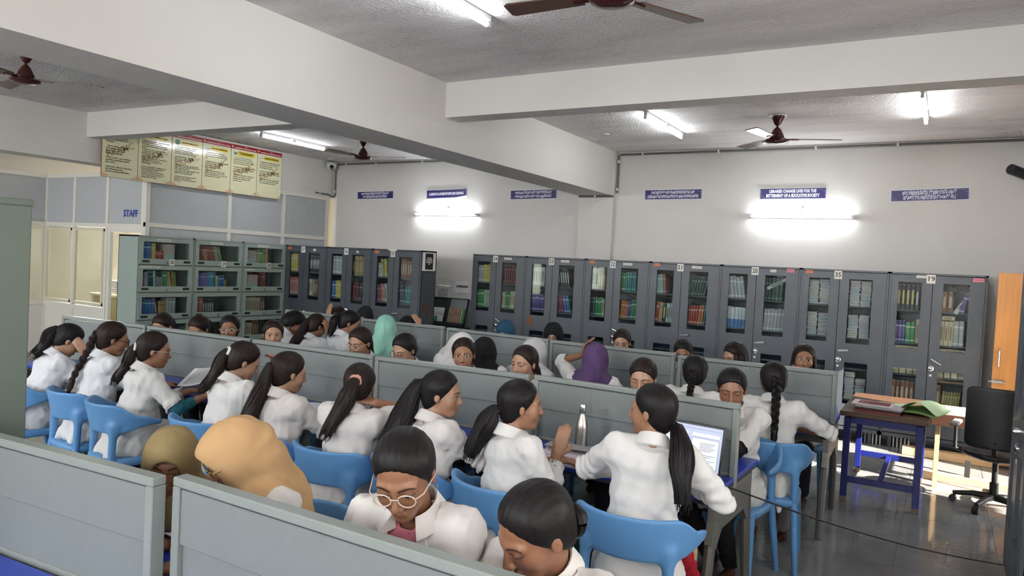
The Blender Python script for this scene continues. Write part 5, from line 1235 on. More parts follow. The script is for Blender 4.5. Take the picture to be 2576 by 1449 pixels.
def person(key, short, label, head, body=0, yaw=0, pitch=10, roll=0, lean=.10, hair='pony', tie=None, path=None, hr=.036, hairm=None, tone='mid', scarfc=None, scarf_open=False,
           lh=None, rh=None, lcurl=.5, rcurl=.5, ldir=None, rdir=None, lpole=None, rpole=None, sleeve=.9, cuff=None, glasses=None, tiec=None, coat=None, pants='dark', pantc=(.02, .022, .03), open_=.7, gaze=0.0,
           hb=.008, hcoat=.0125, shl=0.0, hips=None, kurta=None, hlen=None, chairrot=None, extra=None, clips=0, hipz=.535, chair_label=None, twist=None, earr=False, legs=True, hood=0.0, sway=0.0, veil=(), curl_=.005, gold=False):
    rng = np.random.RandomState(abs(hash(key)) % 1000 if False else sum(ord(c) * (i + 3) for i, c in enumerate(key)))
    hd = np.array(head, float); fx, fy = -math.sin(math.radians(body)), math.cos(math.radians(body))
    hx, hy = hips if hips is not None else (hd[0] - lean * fx, hd[1] - lean * fy)
    t = thing('person', label, 'person', (hx, hy, 0), math.radians(body))
    RB = RZ(-body)
    hc = RB @ (hd - np.array((hx, hy, 0)))                      # head centre, local
    Rh = RZ(yaw - body) @ RX(-pitch) @ RY(roll)
    hip = np.array((0, 0, hipz))
    nv = np.array((0, -.052, -.140)); half = RZ((yaw - body) * .35) @ RX(-pitch * .45) @ RY(roll * .5)
    nb = hc + half @ nv
    u = unit(nb - hip)
    tw = (yaw - body) * .18 if twist is None else twist
    r = RZ(tw) @ np.array((1., 0, 0)); r = unit(r - u * (r @ u)); f = np.cross(u, r)
    chest = hip + (nb - hip) * .66 - f * .012
    drop = .034
    sL = nb - u * (drop + shl) - r * .158 + f * .006; sR = nb - u * (drop - shl) + r * .158 + f * .006
    gL = np.array(lh, float) if lh is not None else np.array((-.13, .45, .795)); gR = np.array(rh, float) if rh is not None else np.array((.13, .45, .795))
    arms = []
    for (sh, tg, sd, pole) in ((sL, gL, -1, lpole), (sR, gR, 1, rpole)):
        el, wr = ik(sh, tg, .265, .235, np.array(pole, float) if pole is not None else np.array((sd * .55, -.25, -.85)))
        arms.append((sh, el, wr))
    hands = []
    for (sh, el, wr), dr, sd, cu in ((arms[0], ldir, -1, lcurl), (arms[1], rdir, 1, rcurl)):
        fd = unit(np.array(dr[0], float)) if dr is not None else unit((wr - el) * np.array((1, 1, .25)))
        nrm = np.array(dr[1], float) if dr is not None else np.array((0, 0, -1.))
        hands.append((wr + fd * .05, hand_prims(wr, fd, nrm, sd, cu)))
    isdf = lambda P: head_sdf((P - hc) @ Rh)
    def body_sdf(P):
        d = near(P, hc, .20, isdf)
        d = smin(d, cap(P, hc + Rh @ np.array((0, -.028, -.055)), nb + f * .004, .047, .050), .02)
        d2 = cap(P, hip, chest, .06, .052)
        d2 = smin(d2, cap(P, chest, nb - u * .03, .052, .045), .03); d2 = smin(d2, cap(P, sL, sR, .038, .038), .03)
        for (sh, el, wr) in arms:
            d2 = smin(d2, np.minimum(cap(P, sh, el, .040, .034), cap(P, el, wr, .035, .0235)), .012)
        for c, caps in hands:
            def hf(Q, caps=caps):
                o = None
                for (a, b_, ra, rb) in caps:
                    e = cap(Q, a, b_, ra, rb); o = e if o is None else smin(o, e, .006)
                return o
            d2 = smin(d2, near(P, c, .16, hf), .008)
        return smin(d, d2, .012)
    pts = np.array([hip, nb, hc, sL, sR] + [p for a in arms for p in a] + [h[0] for h in hands])
    lo, hi = pts.min(0) - .16, pts.max(0) + .17
    V, Q = sdf_mesh(body_sdf, lo, hi, hb)
    me = np_mesh('body', V, Q, M_SKIN)
    hp = (V - hc) @ Rh
    dh = head_sdf(hp); hp[np.abs(dh) > .010] = (9, 9, 9); hp = hp / HS
    a = me.attributes.new('headpos', 'FLOAT_VECTOR', 'POINT'); a.data.foreach_set('vector', hp.astype(np.float32).ravel())
    bo = link('body', me, t); bo['tone'] = TONES[tone]; bo['eye_open'] = float(open_); bo['gaze'] = float(gaze)
    NP_STAT[0] += len(Q) * 2
    # ---- coat
    cm = coat or M_COAT
    ycol = np.stack([r, u, f])       # rows: torso frame
    def torso_sdf(P, off=0.0):
        q = (P - hip) @ ycol.T       # x right, y up, z fwd
        L = np.linalg.norm(nb - hip)
        h = np.clip(q[:, 1] / L, 0, 1)
        wx = np.interp(h, [0, .25, .5, .8, .93, 1.0], [.185, .160, .165, .178, .155, .09]) + off
        wz = np.interp(h, [0, .25, .5, .8, .93, 1.0], [.150, .125, .125, .118, .095, .07]) + off
        bulge = np.interp(h, [0, .35, .68, .85, 1], [.0, .0, .022, .0, -.01])
        qx, qz = q[:, 0] / wx, (q[:, 2] - bulge) / wz
        rad = np.sqrt(qx ** 2 + qz ** 2)
        dd = (rad - 1) * np.minimum(wx, wz)
        dy = np.maximum(q[:, 1] - (L - .012), -q[:, 1] - .09)
        return np.maximum(dd, dy) * .92
    sl_end = []
    for k, (sh, el, wr) in enumerate(arms):
        sl = sleeve if not isinstance(sleeve, (tuple, list)) else sleeve[k]
        sl_end.append(el + (wr - el) * sl if sl >= 0 else el + (sh - el) * (-sl))
    kn = [np.array((s_ * .105, .40, .50)) for s_ in (-1, 1)]
    def coat_sdf(P):
        d = smin(torso_sdf(P), ell(P, hip + np.array((0, -.01, -.02)), (.20, .17, .13)), .05)
        d = smin(d, cap(P, sL - r * .0 - u * .012, sR - u * .012, .062, .062), .045)
        d = smin(d, cap(P, nb - u * .004 - r * .045, sL + u * .008, .046, .052), .03); d = smin(d, cap(P, nb - u * .004 + r * .045, sR + u * .008, .046, .052), .03)
        for s_ in (0, 1): d = smin(d, cap(P, hip + np.array(((-1, 1)[s_] * .085, .02, -.01)), hip + (kn[s_] - hip) * .80 + np.array((0, 0, .01)), .105, .095), .05)
        d = smin(d, cap(P, np.array((-.10, -.15, .47)), np.array((-.11, -.195, .37)), .035, .022), .05); d = smin(d, cap(P, np.array((.10, -.15, .47)), np.array((.11, -.195, .37)), .035, .022), .05)
        for k, (sh, el, wr) in enumerate(arms):
            sl = sleeve if not isinstance(sleeve, (tuple, list)) else sleeve[k]
            ax = unit(sl_end[k] - (el if sl >= 0 else sh))
            cut = (P - sl_end[k]) @ ax; cav = -cap(P, sl_end[k] - ax * .045, sl_end[k] + ax * .08, .034 if sl >= 0 else .044, .040 if sl >= 0 else .05)
            if sl >= 0:
                fo = smax(smax(cap(P, el, sl_end[k] + ax * .03, .056, .046), cut, .006), cav, .006)
                e = smin(cap(P, sh, el, .070, .056), fo, .02)
            else: e = smax(smax(cap(P, sh, sl_end[k] + ax * .03, .070, .068), cut, .006), cav, .006)
            d = smin(d, e, .035)
        d = smax(d, -cap(P, nb - u * .005 + f * .025, nb + u * .10 + f * .03, .046, .060), .01)
        if kurta is not None:
            q = (P - nb) @ ycol.T
            wdg = np.maximum(np.abs(q[:, 0] - .0) - np.clip((q[:, 1] + .26) * .26, 0, .075), -q[:, 2])
            d = smax(d, -np.maximum(wdg, -(q[:, 1] + .27)), .006)
        return d
    lo = np.minimum(lo, np.array((-.30, -.30, .30))); hi = np.maximum(hi, np.array((.30, .45, .6)))
    V, Q = sdf_mesh(coat_sdf, lo, hi, hcoat)
    N = vnormals(V, Q)
    V = fold_disp(V, N, rng, .0095, .20); V = fold_disp(V, N, rng, .0055, .10)
    # deeper creases at elbows and waist
    for (sh, el, wr) in arms:
        dd = np.linalg.norm(V - el, axis=1); ax = unit(el - sh)
        V = V + N * (.008 * np.exp(-(dd / .10) ** 2) * np.sin((V - el) @ ax * 120 + 3 * np.sin(V[:, 0] * 30)))[:, None]
    wv = hip + (nb - hip) * .28
    V = V + N * (.012 * np.exp(-(((V - wv) @ u) / .10) ** 2) * np.sin((V - wv) @ (u + r * .35) * 75 + 2 * np.sin(V[:, 0] * 17 + rng.uniform(0, 6))))[:, None]
    link('lab_coat', np_mesh('lab_coat', V, Q, cm), t); NP_STAT[1] += len(Q) * 2
    if kurta is not None:
        V, Q = sdf_mesh(lambda P: np.maximum(smin(torso_sdf(P, -.016), cap(P, sL - u * .02, sR - u * .02, .045, .045), .03), -cap(P, nb - u * .02 + f * .012, nb + u * .1 + f * .02, .049, .055)), lo, hi, hcoat)
        link('kurta', np_mesh('kurta', V, Q, cloth('kurta_' + key, kurta)), t)
    # ---- collar
    if scarfc is None:
        b = MB(); n = 22; ang = np.linspace(-2.55, 2.55, n); rings = []
        for a in ang:
            back = .5 + .5 * math.cos(a); sx, sz = math.sin(a), -math.cos(a)
            g = lambda rad, hgt: nb + r * (sx * rad * .98) + f * (sz * rad * 1.05 + .012) + u * hgt
            h0 = .004 - .035 * (1 - back); tp = .050 * back + .012
            ow = .098 + .02 * (1 - back) ** 2
            rings.append([g(.060, h0), g(.0615, tp), g(.067, tp + .004), g(ow, h0 + .012 * back), g(ow - .006, h0 - .008 + .012 * back)])
        vs = [p for rg in rings for p in rg]; fs = []
        for i in range(n - 1):
            for k in range(5): fs.append((i * 5 + k, i * 5 + (k + 1) % 5, (i + 1) * 5 + (k + 1) % 5, (i + 1) * 5 + k))
        fs += [tuple(range(5)), tuple((n - 1) * 5 + k for k in range(5))[::-1]]
        b.add(vs, fs)
        co_ = b.obj('collar', cm, t, True)
        if kurta is not None:
            b = MB()
            for s_ in (-1, 1):
                g = lambda x, y, z: nb + r * (s_ * x) + u * y + f * z
                q0 = [g(.055, -.01, .075), g(.105, -.075, .105), g(.10, -.125, .118), g(.045, -.145, .128), g(.022, -.16, .125), g(.048, -.07, .105)]
                b.add(q0 + [p - f * .006 for p in q0], [(0, 1, 2, 3, 4, 5), (11, 10, 9, 8, 7, 6)] + [(i, (i + 1) % 6, (i + 1) % 6 + 6, i + 6) for i in range(6)])
            b.obj('lapel', cm, co_)
    # ---- cuff of the inner garment
    if cuff is not None:
        for k, (sh, el, wr) in enumerate(arms):
            if len(cuff) > 2 and k not in cuff[2]: continue
            sl = sleeve_of(sleeve, k)
            if sl < 0: P_ = [sl_end[k] + (sh - el) * .05, sl_end[k], el, el + (wr - el) * cuff[1] * 2]
            else: P_ = [el + (wr - el) * max(0, sl - .05), el + (wr - el) * (sl + cuff[1]), el + (wr - el) * (sl + cuff[1] * 2.6)]
            n_ = len(P_); R_ = [.047, .047, .045, .040][:n_] if n_ == 4 else [.043, .042, .040]
            def cu_sdf(P, P_=P_, R_=R_):
                d = None
                for i_ in range(len(P_) - 1):
                    e = cap(P, P_[i_], P_[i_ + 1], R_[i_], R_[i_ + 1]); d = e if d is None else smin(d, e, .02)
                ax_ = unit(P_[-1] - P_[-2]); return smax(d, (P - P_[-1]) @ ax_, .005)
            pa = np.array(P_); V, Q = sdf_mesh(cu_sdf, pa.min(0) - .06, pa.max(0) + .06, .009)
            V = fold_disp(V, vnormals(V, Q), rng, .004, .05)
            link('inner_cuff', np_mesh('inner_cuff', V, Q, cuff[0]), t)
    # ---- hair or scarf
    def hl(v): return hc + Rh @ (np.asarray(v, float) * HS)
    hm = hairm or M_HAIR
    if scarfc is None or scarf_open == 'half':
        A = np.array((.070, .070))
        def hair_sdf(P):
            q = (P - hc) @ Rh
            q = q / HS
            pl = .756 * (q[:, 1] - A[0]) - .655 * (q[:, 2] - A[1]) - 2.2 * q[:, 0] ** 2
            pl = np.maximum(pl, -(q[:, 2] + .098))
            ex_ = .0030 + .0080 * np.clip(-pl / .045, 0, 1) ** .7
            d = ell(q, (0, -.012, .034), (.074, .092, .080)) - ex_
            d = smin(d, ell(q, (0, .020, -.028), (.057, .066, .080)) - ex_, .03)
            d = smin(d, ell(q, (0, -.046, -.028), (.064, .052, .066)), .035)
            d = smax(d, pl, .006)
            if hair == 'loose':
                d = smin(d, smax(ell(q, (0, -.03, -.05), (.095, .085, .13)), q[:, 1] - .03 + 0 * q[:, 0], .02), .03)
                d = np.maximum(d, np.minimum(pl, 1) * 0 + np.where(np.abs(q[:, 0]) < .062, pl, -1))
            if hair == 'messy':
                d = smin(d, ell(q, (.0, -.05, -.02), (.085, .085, .095)), .03); d = smax(d, pl, .01)
            return d * HS
        V, Q = sdf_mesh(hair_sdf, hc - .17, hc + .17, min(.007, hb))
        q = (V - hc) @ Rh; N = vnormals(V, Q)
        V = V + N * (.0007 * np.sin(q[:, 0] * 300 + 40 * q[:, 1]))[:, None]
        me = np_mesh('hair', V, Q, hm); a = me.attributes.new('strand', 'FLOAT_VECTOR', 'POINT'); a.data.foreach_set('vector', q.astype(np.float32).ravel())
        ho = link('hair', me, t)
        sd = RZ(tw) @ np.array((1., 0, 0))
        if hair in ('pony', 'long', 'braid'):
            T = tie if tie is not None else (0, -.098, .022)
            P0 = hl(T); out = unit(Rh @ np.array((0, -1, .1)))
            if path is None:
                L = hlen or .30; dxs = sway
                pt = [P0 - out * .03, P0 + out * .016]
                st = P0 + out * .034; nst = 9; zax = np.array((0, 0, 1.))
                for k_ in range(1, nst + 1):
                    sd_ = L * k_ / nst
                    c_ = st - zax * (sd_ - .012 * min(1, k_ / 2)) + out * .010 * math.sin(PI * min(1, k_ / 4)) + r * dxs * (k_ / nst) ** 1.3
                    hh_ = (c_ - hip) @ u; on = hip + u * hh_
                    need = np.interp(hh_ / np.linalg.norm(nb - hip), [.2, .5, .8, .95, 1.06], [.130, .128, .118, .095, .055]) + hr * .55
                    dep = -((c_ - on) @ f)
                    if dep < need: c_ = c_ - f * (need - dep)
                    pt.append(c_)
                for _ in range(3):
                    q_ = np.array(pt); q_[2:-1] = (q_[1:-2] + 2 * q_[2:-1] + q_[3:]) / 4; pt = list(q_)
            else: pt = [P0 - out * .03, P0 + out * .012] + [P0 + np.array(p, float) * np.array((.62, .62, 1)) + out * .012 for p in path]
            b = MB()
            if hair == 'braid':
                pp = np.array(pt); m = 90; tt = np.linspace(0, len(pp) - 1, m); i0 = np.clip(tt.astype(int), 0, len(pp) - 2); ff = (tt - i0)[:, None]
                C = pp[i0] * (1 - ff) + pp[i0 + 1] * ff
                for _ in range(8): C[1:-1] = (C[:-2] + C[1:-1] * 2 + C[2:]) / 4
                T_ = np.gradient(C, axis=0); T_ /= np.linalg.norm(T_, axis=1, keepdims=True); U = sd - T_ * (T_ @ sd)[:, None]; U /= np.linalg.norm(U, axis=1, keepdims=True); W = np.cross(T_, U)
                us = np.linspace(0, 1, m); s_ = us * m * .24; amp = hr * .55 * (1 - .45 * us)
                e = int(m * .78)
                for k in range(3):
                    ph = 2 * PI * k / 3
                    X = C + U * (amp * np.sin(s_ + ph))[:, None] + W * (amp * .55 * np.sin(2 * (s_ + ph)))[:, None]
                    b.tube(X[:e], (hr * .52 * (1 - .4 * us))[:e], 7)
                strands(b, C[e - 3:][::3], lambda q: hr * .5 * (1 + .5 * q - 1.2 * q * q), 10, .007, 3, 1.0, .004, sd)
                b2 = MB().lathe([(hr * .5, -.008), (hr * .55, 0), (hr * .5, .008)], 12, C[e]); b2.obj('hair_tie', tiec or M_BLACK, ho, True)
                hair_obj('braid', b, hm, ho)
            else:
                prof = {'pony': lambda q: hr * (.42 + .75 * min(1, q * 3) - .55 * max(0, q - .45) / .55), 'long': lambda q: hr * (.5 + .9 * min(1, q * 2.2) - .55 * max(0, q - .7) / .3)}[hair]
                strands(b, pt, prof, 64 if hair == 'pony' else 76, .0052, int(rng.randint(99)), .80, curl_, sd, .15)
                hair_obj('ponytail', b, hm, ho)
                tr = MB(); ring = []
                ax = out; e1 = unit(np.cross(ax, (0, 0, 1.))); e2 = np.cross(ax, e1); pr = .021 if tiec is None else .026
                for k in range(17):
                    a = 2 * PI * k / 16; ring.append(P0 + out * .012 + (e1 * math.cos(a) + e2 * math.sin(a)) * (pr + (.003 * math.sin(a * 5) if tiec else 0)))
                tr.tube(ring, .006 if tiec is None else .011, 6, False); tr.obj('hair_tie', tiec or M_BLACK, ho, True)
        elif hair == 'bun':
            b = MB(); c0 = hl(tie or (0, -.105, -.02)); out = unit(c0 - hc); e1 = unit(np.cross(out, (0, 0, 1.))); e2 = np.cross(out, e1)
            for q in range(3):
                ring = [c0 + out * (.008 + .010 * q) + (e1 * math.cos(a) + e2 * math.sin(a)) * (.032 - .011 * q) for a in np.linspace(0, 2 * PI, 15)]
                b.tube(ring, .016, 7, False)
            b.lathe([(0, -.02), (.02, -.01), (.022, .01), (0, .02)], 10, c0 + out * .02)
            hair_obj('hair_bun', b, hm, ho)
        elif hair in ('messy', 'loose'):
            b = MB()
            for k in range(26):
                a = rng.uniform(1.9, 4.4) if hair == 'messy' else rng.uniform(.6, 5.7)
                p0 = hl((.078 * math.sin(a), .085 * math.cos(a) - .02, rng.uniform(-.03, .05)))
                dv = Rh @ np.array((.3 * math.sin(a), .3 * math.cos(a), -.4)); g = np.array((0, 0, -1.)); L = rng.uniform(.08, .14) if hair == 'messy' else rng.uniform(.13, .22)
                pts_ = [p0 + (unit(dv) * .25 + g * .75 * q) * L * q for q in np.linspace(0, 1, 7)]
                b.tube(pts_, [.012 * (1 - .8 * q * q) for q in np.linspace(0, 1, 7)], 5)
            hair_obj('hair_locks', b, hm, ho)
        for k in range(clips):
            sx = (-1, 1)[k % 2]
            b = MB().tube([hl((sx * .060, -.03 - .02 * (k // 2), .082)), hl((sx * .067, -.055 - .02 * (k // 2), .070))], .0035, 6); b.obj('hair_clip', M_CHROME, ho, True)
    if scarfc is not None:
        sm = scarfc[0]; long_ = scarfc[1] if len(scarfc) > 1 else 0
        def scarf_sdf(P):
            q = (P - hc) @ Rh
            q = q / HS
            d = ell(q, (0, -.014, .032), (.088, .108, .095))
            d = smin(d, ell(q, (0, -.004, -.006), (.097, .085, .070)), .03)
            d = smin(d, ell(q, (0, .012, -.040), (.078, .080, .084)), .04)
            if scarf_open: d = smin(d, ell(q, (0, .012 + hood, .036), (.083, .100, .080)), .03)
            d = d * HS
            d = smin(d, cap(P, hl((0, -.035, -.06)), nb + u * .015, .080, .085), .05)
            d = smin(d, cap(P, sL + r * .04 + u * .004, sR - r * .04 + u * .004, .075, .075), .06)
            d = smin(d, ell(P, nb - u * .085 + f * .02, (.17, .14, .12)), .06)
            if long_:
                d = smin(d, cap(P, hl((0, -.09, -.01)), nb - u * .10 - f * .10, .055, .075), .06)
                d = smin(d, cap(P, nb - u * .10 - f * .10, nb - u * (.14 + long_) - f * .11, .085, .09), .06)
            for (va, vb, r0, r1) in veil: d = smin(d, cap(P, hc + np.array(va), hc + np.array(vb), r0, r1), .06)
            if scarf_open:
                o = ell(q, (0, .122 + hood, -.020), (.057, .090 + hood, .078)); d = smax(d, -o, .008)
            return d
        V, Q = sdf_mesh(scarf_sdf, np.minimum(lo, hc - .2), np.maximum(hi, hc + .2), min(hcoat * .8, .009))
        N = vnormals(V, Q); q = (V - hc) @ Rh
        wgt = .30 + np.clip((-q[:, 2] + .0) / .10, 0, 1) + np.clip((-q[:, 1] - .02) / .08, 0, 1) * .5
        th = np.arctan2(q[:, 0], q[:, 1] + .01); ph = rng.uniform(0, 6)
        w1 = np.sin(th * 3.4 + q[:, 2] * 26 + 1.6 * np.sin(q[:, 2] * 15 + ph)); w2 = np.sin(th * 6.3 - q[:, 2] * 34 + ph + np.sin(q[:, 1] * 25))
        fd = (w1 - .35 * w1 ** 3) * .0075 + w2 * .0032
        py, pz = q[:, 1] - .02, q[:, 2] + .01; ds = np.hypot(py, pz); ph2 = np.arctan2(pz, -py)
        fan = np.sin(ph2 * 9 + 1.5 * np.sin(ph2 * 3 + ph)); fan = np.sign(fan) * np.abs(fan) ** .6
        fd = fd * .6 + fan * .0055 * np.clip((ds - .05) / .10, 0, 1) * np.clip(.6 - py * 12, 0, 1) * np.clip((.075 - q[:, 2]) / .07, .12, 1)
        V = V + N * (fd * np.minimum(wgt, 1.2))[:, None]
        link('headscarf', np_mesh('headscarf', V, Q, sm), t)
    if gold:
        b = MB()
        for x_ in (-.030, -.022, .004):
            ap = [hl((x_ + .01 * a_, -.012 + .1140 * math.cos(a_) * math.sqrt(1 - (x_ / .09) ** 2), .034 + .1010 * math.sin(a_) * math.sqrt(1 - (x_ / .09) ** 2))) for a_ in np.linspace(.15, 1.6, 12)]
            b.tube(ap, .0014, 5)
        b.obj('gold_thread', G_GOLD, t, True)
    # ---- glasses
    if glasses is not None:
        b = MB()
        for s_ in (-1, 1):
            cpts = [hl((s_ * .033 + .0235 * math.cos(a), .0985 - .12 * abs(.0235 * math.cos(a) * s_ + .0) * (1 if s_ * math.cos(a) > 0 else .2), -.002 + .0195 * math.sin(a))) for a in np.linspace(0, 2 * PI, 25)]
            b.tube(cpts, .0020, 6, False)
            b.tube([hl((s_ * .057, .094, .004)), hl((s_ * .073, .075, .005)), hl((s_ * .083, .01, .004)), hl((s_ * .082, -.02, -.006))], .0020, 6)
        b.tube([hl((-.0105, .0995, .002)), hl((0, .103, .005)), hl((.0105, .0995, .002))], .0020, 6)
        b.obj('glasses', glasses, t, True)
    if earr:
        b = MB()
        for s_ in (-1, 1): b.lathe([(0, -.004), (.0042, 0), (0, .004)], 8, hl((s_ * .083, -.004, -.040)))
        b.obj('earring', M_CHROME, t, True)
    # ---- legs and shoes
    if legs:
        kl = [np.array((s_ * .105, .41, .475)) for s_ in (-1, 1)]; an = [np.array((s_ * .10, .36, .085)) for s_ in (-1, 1)]
        if extra == 'feetback': an = [np.array((-.06, .12, .085)), np.array((.06, .10, .085))]
        def leg_sdf(P):
            d = ell(P, hip + np.array((0, -.0, -.03)), (.17, .14, .10))
            for s_ in (0, 1):
                d = smin(d, cap(P, hip + np.array(((-1, 1)[s_] * .085, .02, -.02)), kl[s_], .082, .062), .03); d = smin(d, cap(P, kl[s_], an[s_], .065, .050), .02)
            return np.maximum(d, .075 - P[:, 2])
        V, Q = sdf_mesh(leg_sdf, (-.25, -.2, .03), (.25, .52, .66), .016)
        V = fold_disp(V, vnormals(V, Q), rng, .006, .12)
        link('trousers', np_mesh('trousers', V, Q, cloth(pants, pantc)), t)
        for s_ in (0, 1):
            b = MB(); a0 = an[s_]
            b.tube([a0 + (0, -.045, -.05), a0 + (0, -.02, -.045), a0 + (0, .04, -.052), a0 + (0, .11, -.062), a0 + (0, .155, -.066)], [.022, .034, .034, .030, .016], 10)
            b.obj('shoe', cloth('shoe', (.09, .035, .018)), t, True)
    chair('blue plastic chair under the ' + short, hx, hy, math.radians(chairrot if chairrot is not None else body))
    return t
def sleeve_of(s_, k): return s_[k] if isinstance(s_, (tuple, list)) else s_
# ------------------------------------------------------------------ the students
G_CLEAR = mat('glasses_clear', (.50, .42, .36), .2); G_GOLD = mat('glasses_gold', (.45, .33, .16), .25, .8); G_DARK = mat('glasses_dark', (.03, .03, .03), .3)
M_PINK = mat('scrunchie_pink', (.55, .26, .20), .7); M_CLIPW = mat('clip_white', (.7, .68, .64), .5)
TEAL = cloth('teal_print', (.02, .12, .16)); BLK = cloth('black_sleeve', (.012, .012, .016))
# --- foreground desk, far side (facing the viewer)
person('A1', 'student in the olive headscarf', 'student in an olive headscarf, head bowed over the near desk', (-2.49, 1.74, 1.01), 180, 222, 16, 0, lean=.26, scarfc=(scarf('olive', (.27, .20, .095)),), scarf_open=True, hood=-.006, tone='tan', open_=.15, coat=M_COAT2, hb=.007, hcoat=.010)
person('A2', 'student in the tan headscarf', 'student in a large tan headscarf and glasses leaning over the near desk', (-2.13, 1.74, 1.10), 172, 158, 26, 0, lean=.24, scarfc=(scarf('tan', (.50, .31, .15)), .22), scarf_open=True, hood=.006, tone='mid', open_=.2, glasses=G_GOLD, coat=M_COAT2, hb=.007, hcoat=.010)
person('A3', 'spectacled student in the foreground', 'student in clear glasses and pink kurta under a lab coat, looking down in the foreground', (-1.285, 1.63, 1.215), 184, 203, 26, 4, lean=.16, hair='pony', tie=(0, -.10, -.01), hlen=.26, sway=.09, hr=.044, tone='tan', open_=.25, glasses=G_CLEAR, kurta=(.62, .20, .26), coat=M_COAT2, hb=.0045, hcoat=.008, earr=True)
person('A4', 'student bowed at the bottom edge', 'student with a low knot of hair bowed at the bottom edge of the picture', (-.875, 1.66, 1.14), 180, 150, 30, -6, lean=.20, hair='bun', tie=(0, -.10, -.045), tone='tan', open_=.15, coat=M_COAT2, hb=.0045, hcoat=.008, kurta=(.12, .05, .03))
# --- middle row, near side (backs to the viewer)
person('B1', 'student resting a cheek on a hand', 'student resting cheek on a hand at the left end of the middle row', (-5.78, 3.12, 1.07), -8, -22, 34, 0, lean=.24, hair='pony', tie=(0, -.095, .03), hr=.058, tone='light', rh=(.14, .33, .96), rdir=((-.25, -.5, .85), (-.8, .1, 0)), rpole=(.25, .6, -1), rcurl=.25, sleeve=(.8, -.12), coat=M_COAT3, pants='green', pantc=(.01, .10, .09), tiec=M_BLACK, hlen=.30, sway=-.05, curl_=.012, hcoat=.0108)
person('B2', 'student with the long braid', 'student with a very long dark braid and glasses, profile to the right', (-5.16, 3.10, 1.14), -6, -24, 12, 0, lean=.14, hair='braid', tie=(0, -.095, .02), hr=.036, hairm=M_HAIRB, tone='mid', glasses=G_DARK, sleeve=.8, coat=M_COAT3, clips=2, hlen=.50, sway=-.06, hcoat=.0108)
person('B3', 'spectacled student turning a page', 'spectacled student with a curly ponytail turning a printed page, teal inner sleeve', (-4.61, 3.06, 1.12), -14, -34, 8, 0, lean=.14, hair='pony', tie=(0, -.10, .005), hr=.046, hairm=M_HAIRB, tone='mid', glasses=G_CLEAR, rh=(.24, .42, .83), rdir=((.1, 1, -.1), (0, 0, -1)), sleeve=(.8, -.05), cuff=(TEAL, .26, (1,)), coat=M_COAT, tiec=M_CLIPW, earr=True, hlen=.30, sway=-.05, curl_=.012, hcoat=.0108)
person('B4', 'student with the white hair clip', 'student with a white hair tie touching the forehead with one hand', (-3.83, 3.16, 1.12), -4, -26, 24, 0, lean=.18, hair='pony', tie=(0, -.10, .02), hr=.046, hairm=M_HAIRB, tone='light', lh=(.0, .42, 1.04), ldir=((.25, -.25, .9), (0, -1, 0)), lpole=(-.2, .5, -1), lcurl=.7, sleeve=.75, tiec=M_CLIPW, coat=M_COAT, hlen=.32, sway=-.06, curl_=.012, hcoat=.0108)
person('B5', 'student with the long brown ponytail', 'student with a long dark brown ponytail down the back, fourth seat from the laptop', (-3.35, 3.10, 1.11), -4, -20, 10, 0, lean=.10, hair='long', tie=(0, -.10, .03), hr=.046, hairm=M_HAIRB, tone='light', sleeve=.85, coat=M_COAT2, hlen=.48, sway=-.06, curl_=.008, hcoat=.0108)
person('B6', 'student with the pink scrunchie', 'student with a pink scrunchie holding the back of the neck', (-2.81, 3.12, 1.10), 2, 30, 14, 0, lean=.10, hair='pony', tie=(0, -.102, .015), hr=.054, hairm=M_HAIRB, tone='mid', rh=(.12, .10, 1.02), rdir=((-.85, -.2, .1), (-.3, .2, -1)), rpole=(.7, .5, -1), rcurl=.6, sleeve=(.7, -.1), tiec=M_PINK, coat=M_COAT2, hlen=.36, sway=-.12, curl_=.010, hcoat=.0108)
person('B7', 'student with very long straight hair', 'student with very long straight black hair looking right along the middle row', (-2.26, 3.15, 1.12), -14, -66, 4, 0, lean=.10, hair='long', tie=(0, -.105, .04), hr=.064, tone='light', open_=.8, sleeve=.9, coat=M_COAT2, hlen=.52, sway=-.03, hcoat=.0108)
person('B8', 'talking student with raised hands', 'student talking with both hands raised in front, low thick ponytail', (-1.75, 3.10, 1.14), -22, -50, 0, 0, lean=.06, hair='pony', tie=(0, -.098, -.02), hr=.060, tone='mid', open_=.8, rh=(.06, .25, .88), rdir=((.10, .30, 1), (-.8, .6, 0)), rcurl=.12, lh=(-.10, .36, .81), sleeve=.82, coat=M_COAT, earr=True, pants='greenprint', pantc=(.04, .10, .08), hlen=.28, sway=-.08, hcoat=.0108)
tb9 = person('B9', 'student at the laptop', 'student at the laptop looking left with a banded plait', (-1.12, 3.20, 1.19), 2, 84, 0, 0, lean=.10, hair='pony', tie=(0, -.098, -.05), hr=.050, tone='mid', open_=.8, lh=(-.22, .33, .83), lpole=(-1, -.4, -.4), ldir=((.1, 1, .15), (.8, 0, -.5)), lcurl=1.0, rh=(.15, .38, .80), rpole=(1, -.3, -.5), sleeve=.92, coat=M_COAT, pants='cream', pantc=(.5, .38, .2), earr=True, hb=.0065, hcoat=.011, hlen=.36, sway=.04, curl_=.007)
V, Q = sdf_mesh(lambda P: smin(cap(P, (.17, .10, .60), (.235, .16, .40), .045, .040), cap(P, (.235, .16, .40), (.24, .17, .14), .040, .05), .03), (.05, .0, .05), (.36, .30, .70), .012)
V = fold_disp(V, vnormals(V, Q), np.random.RandomState(5), .010, .07)
link('stole', np_mesh('stole', V, Q, cloth('red_stole', (.30, .01, .02))), tb9)
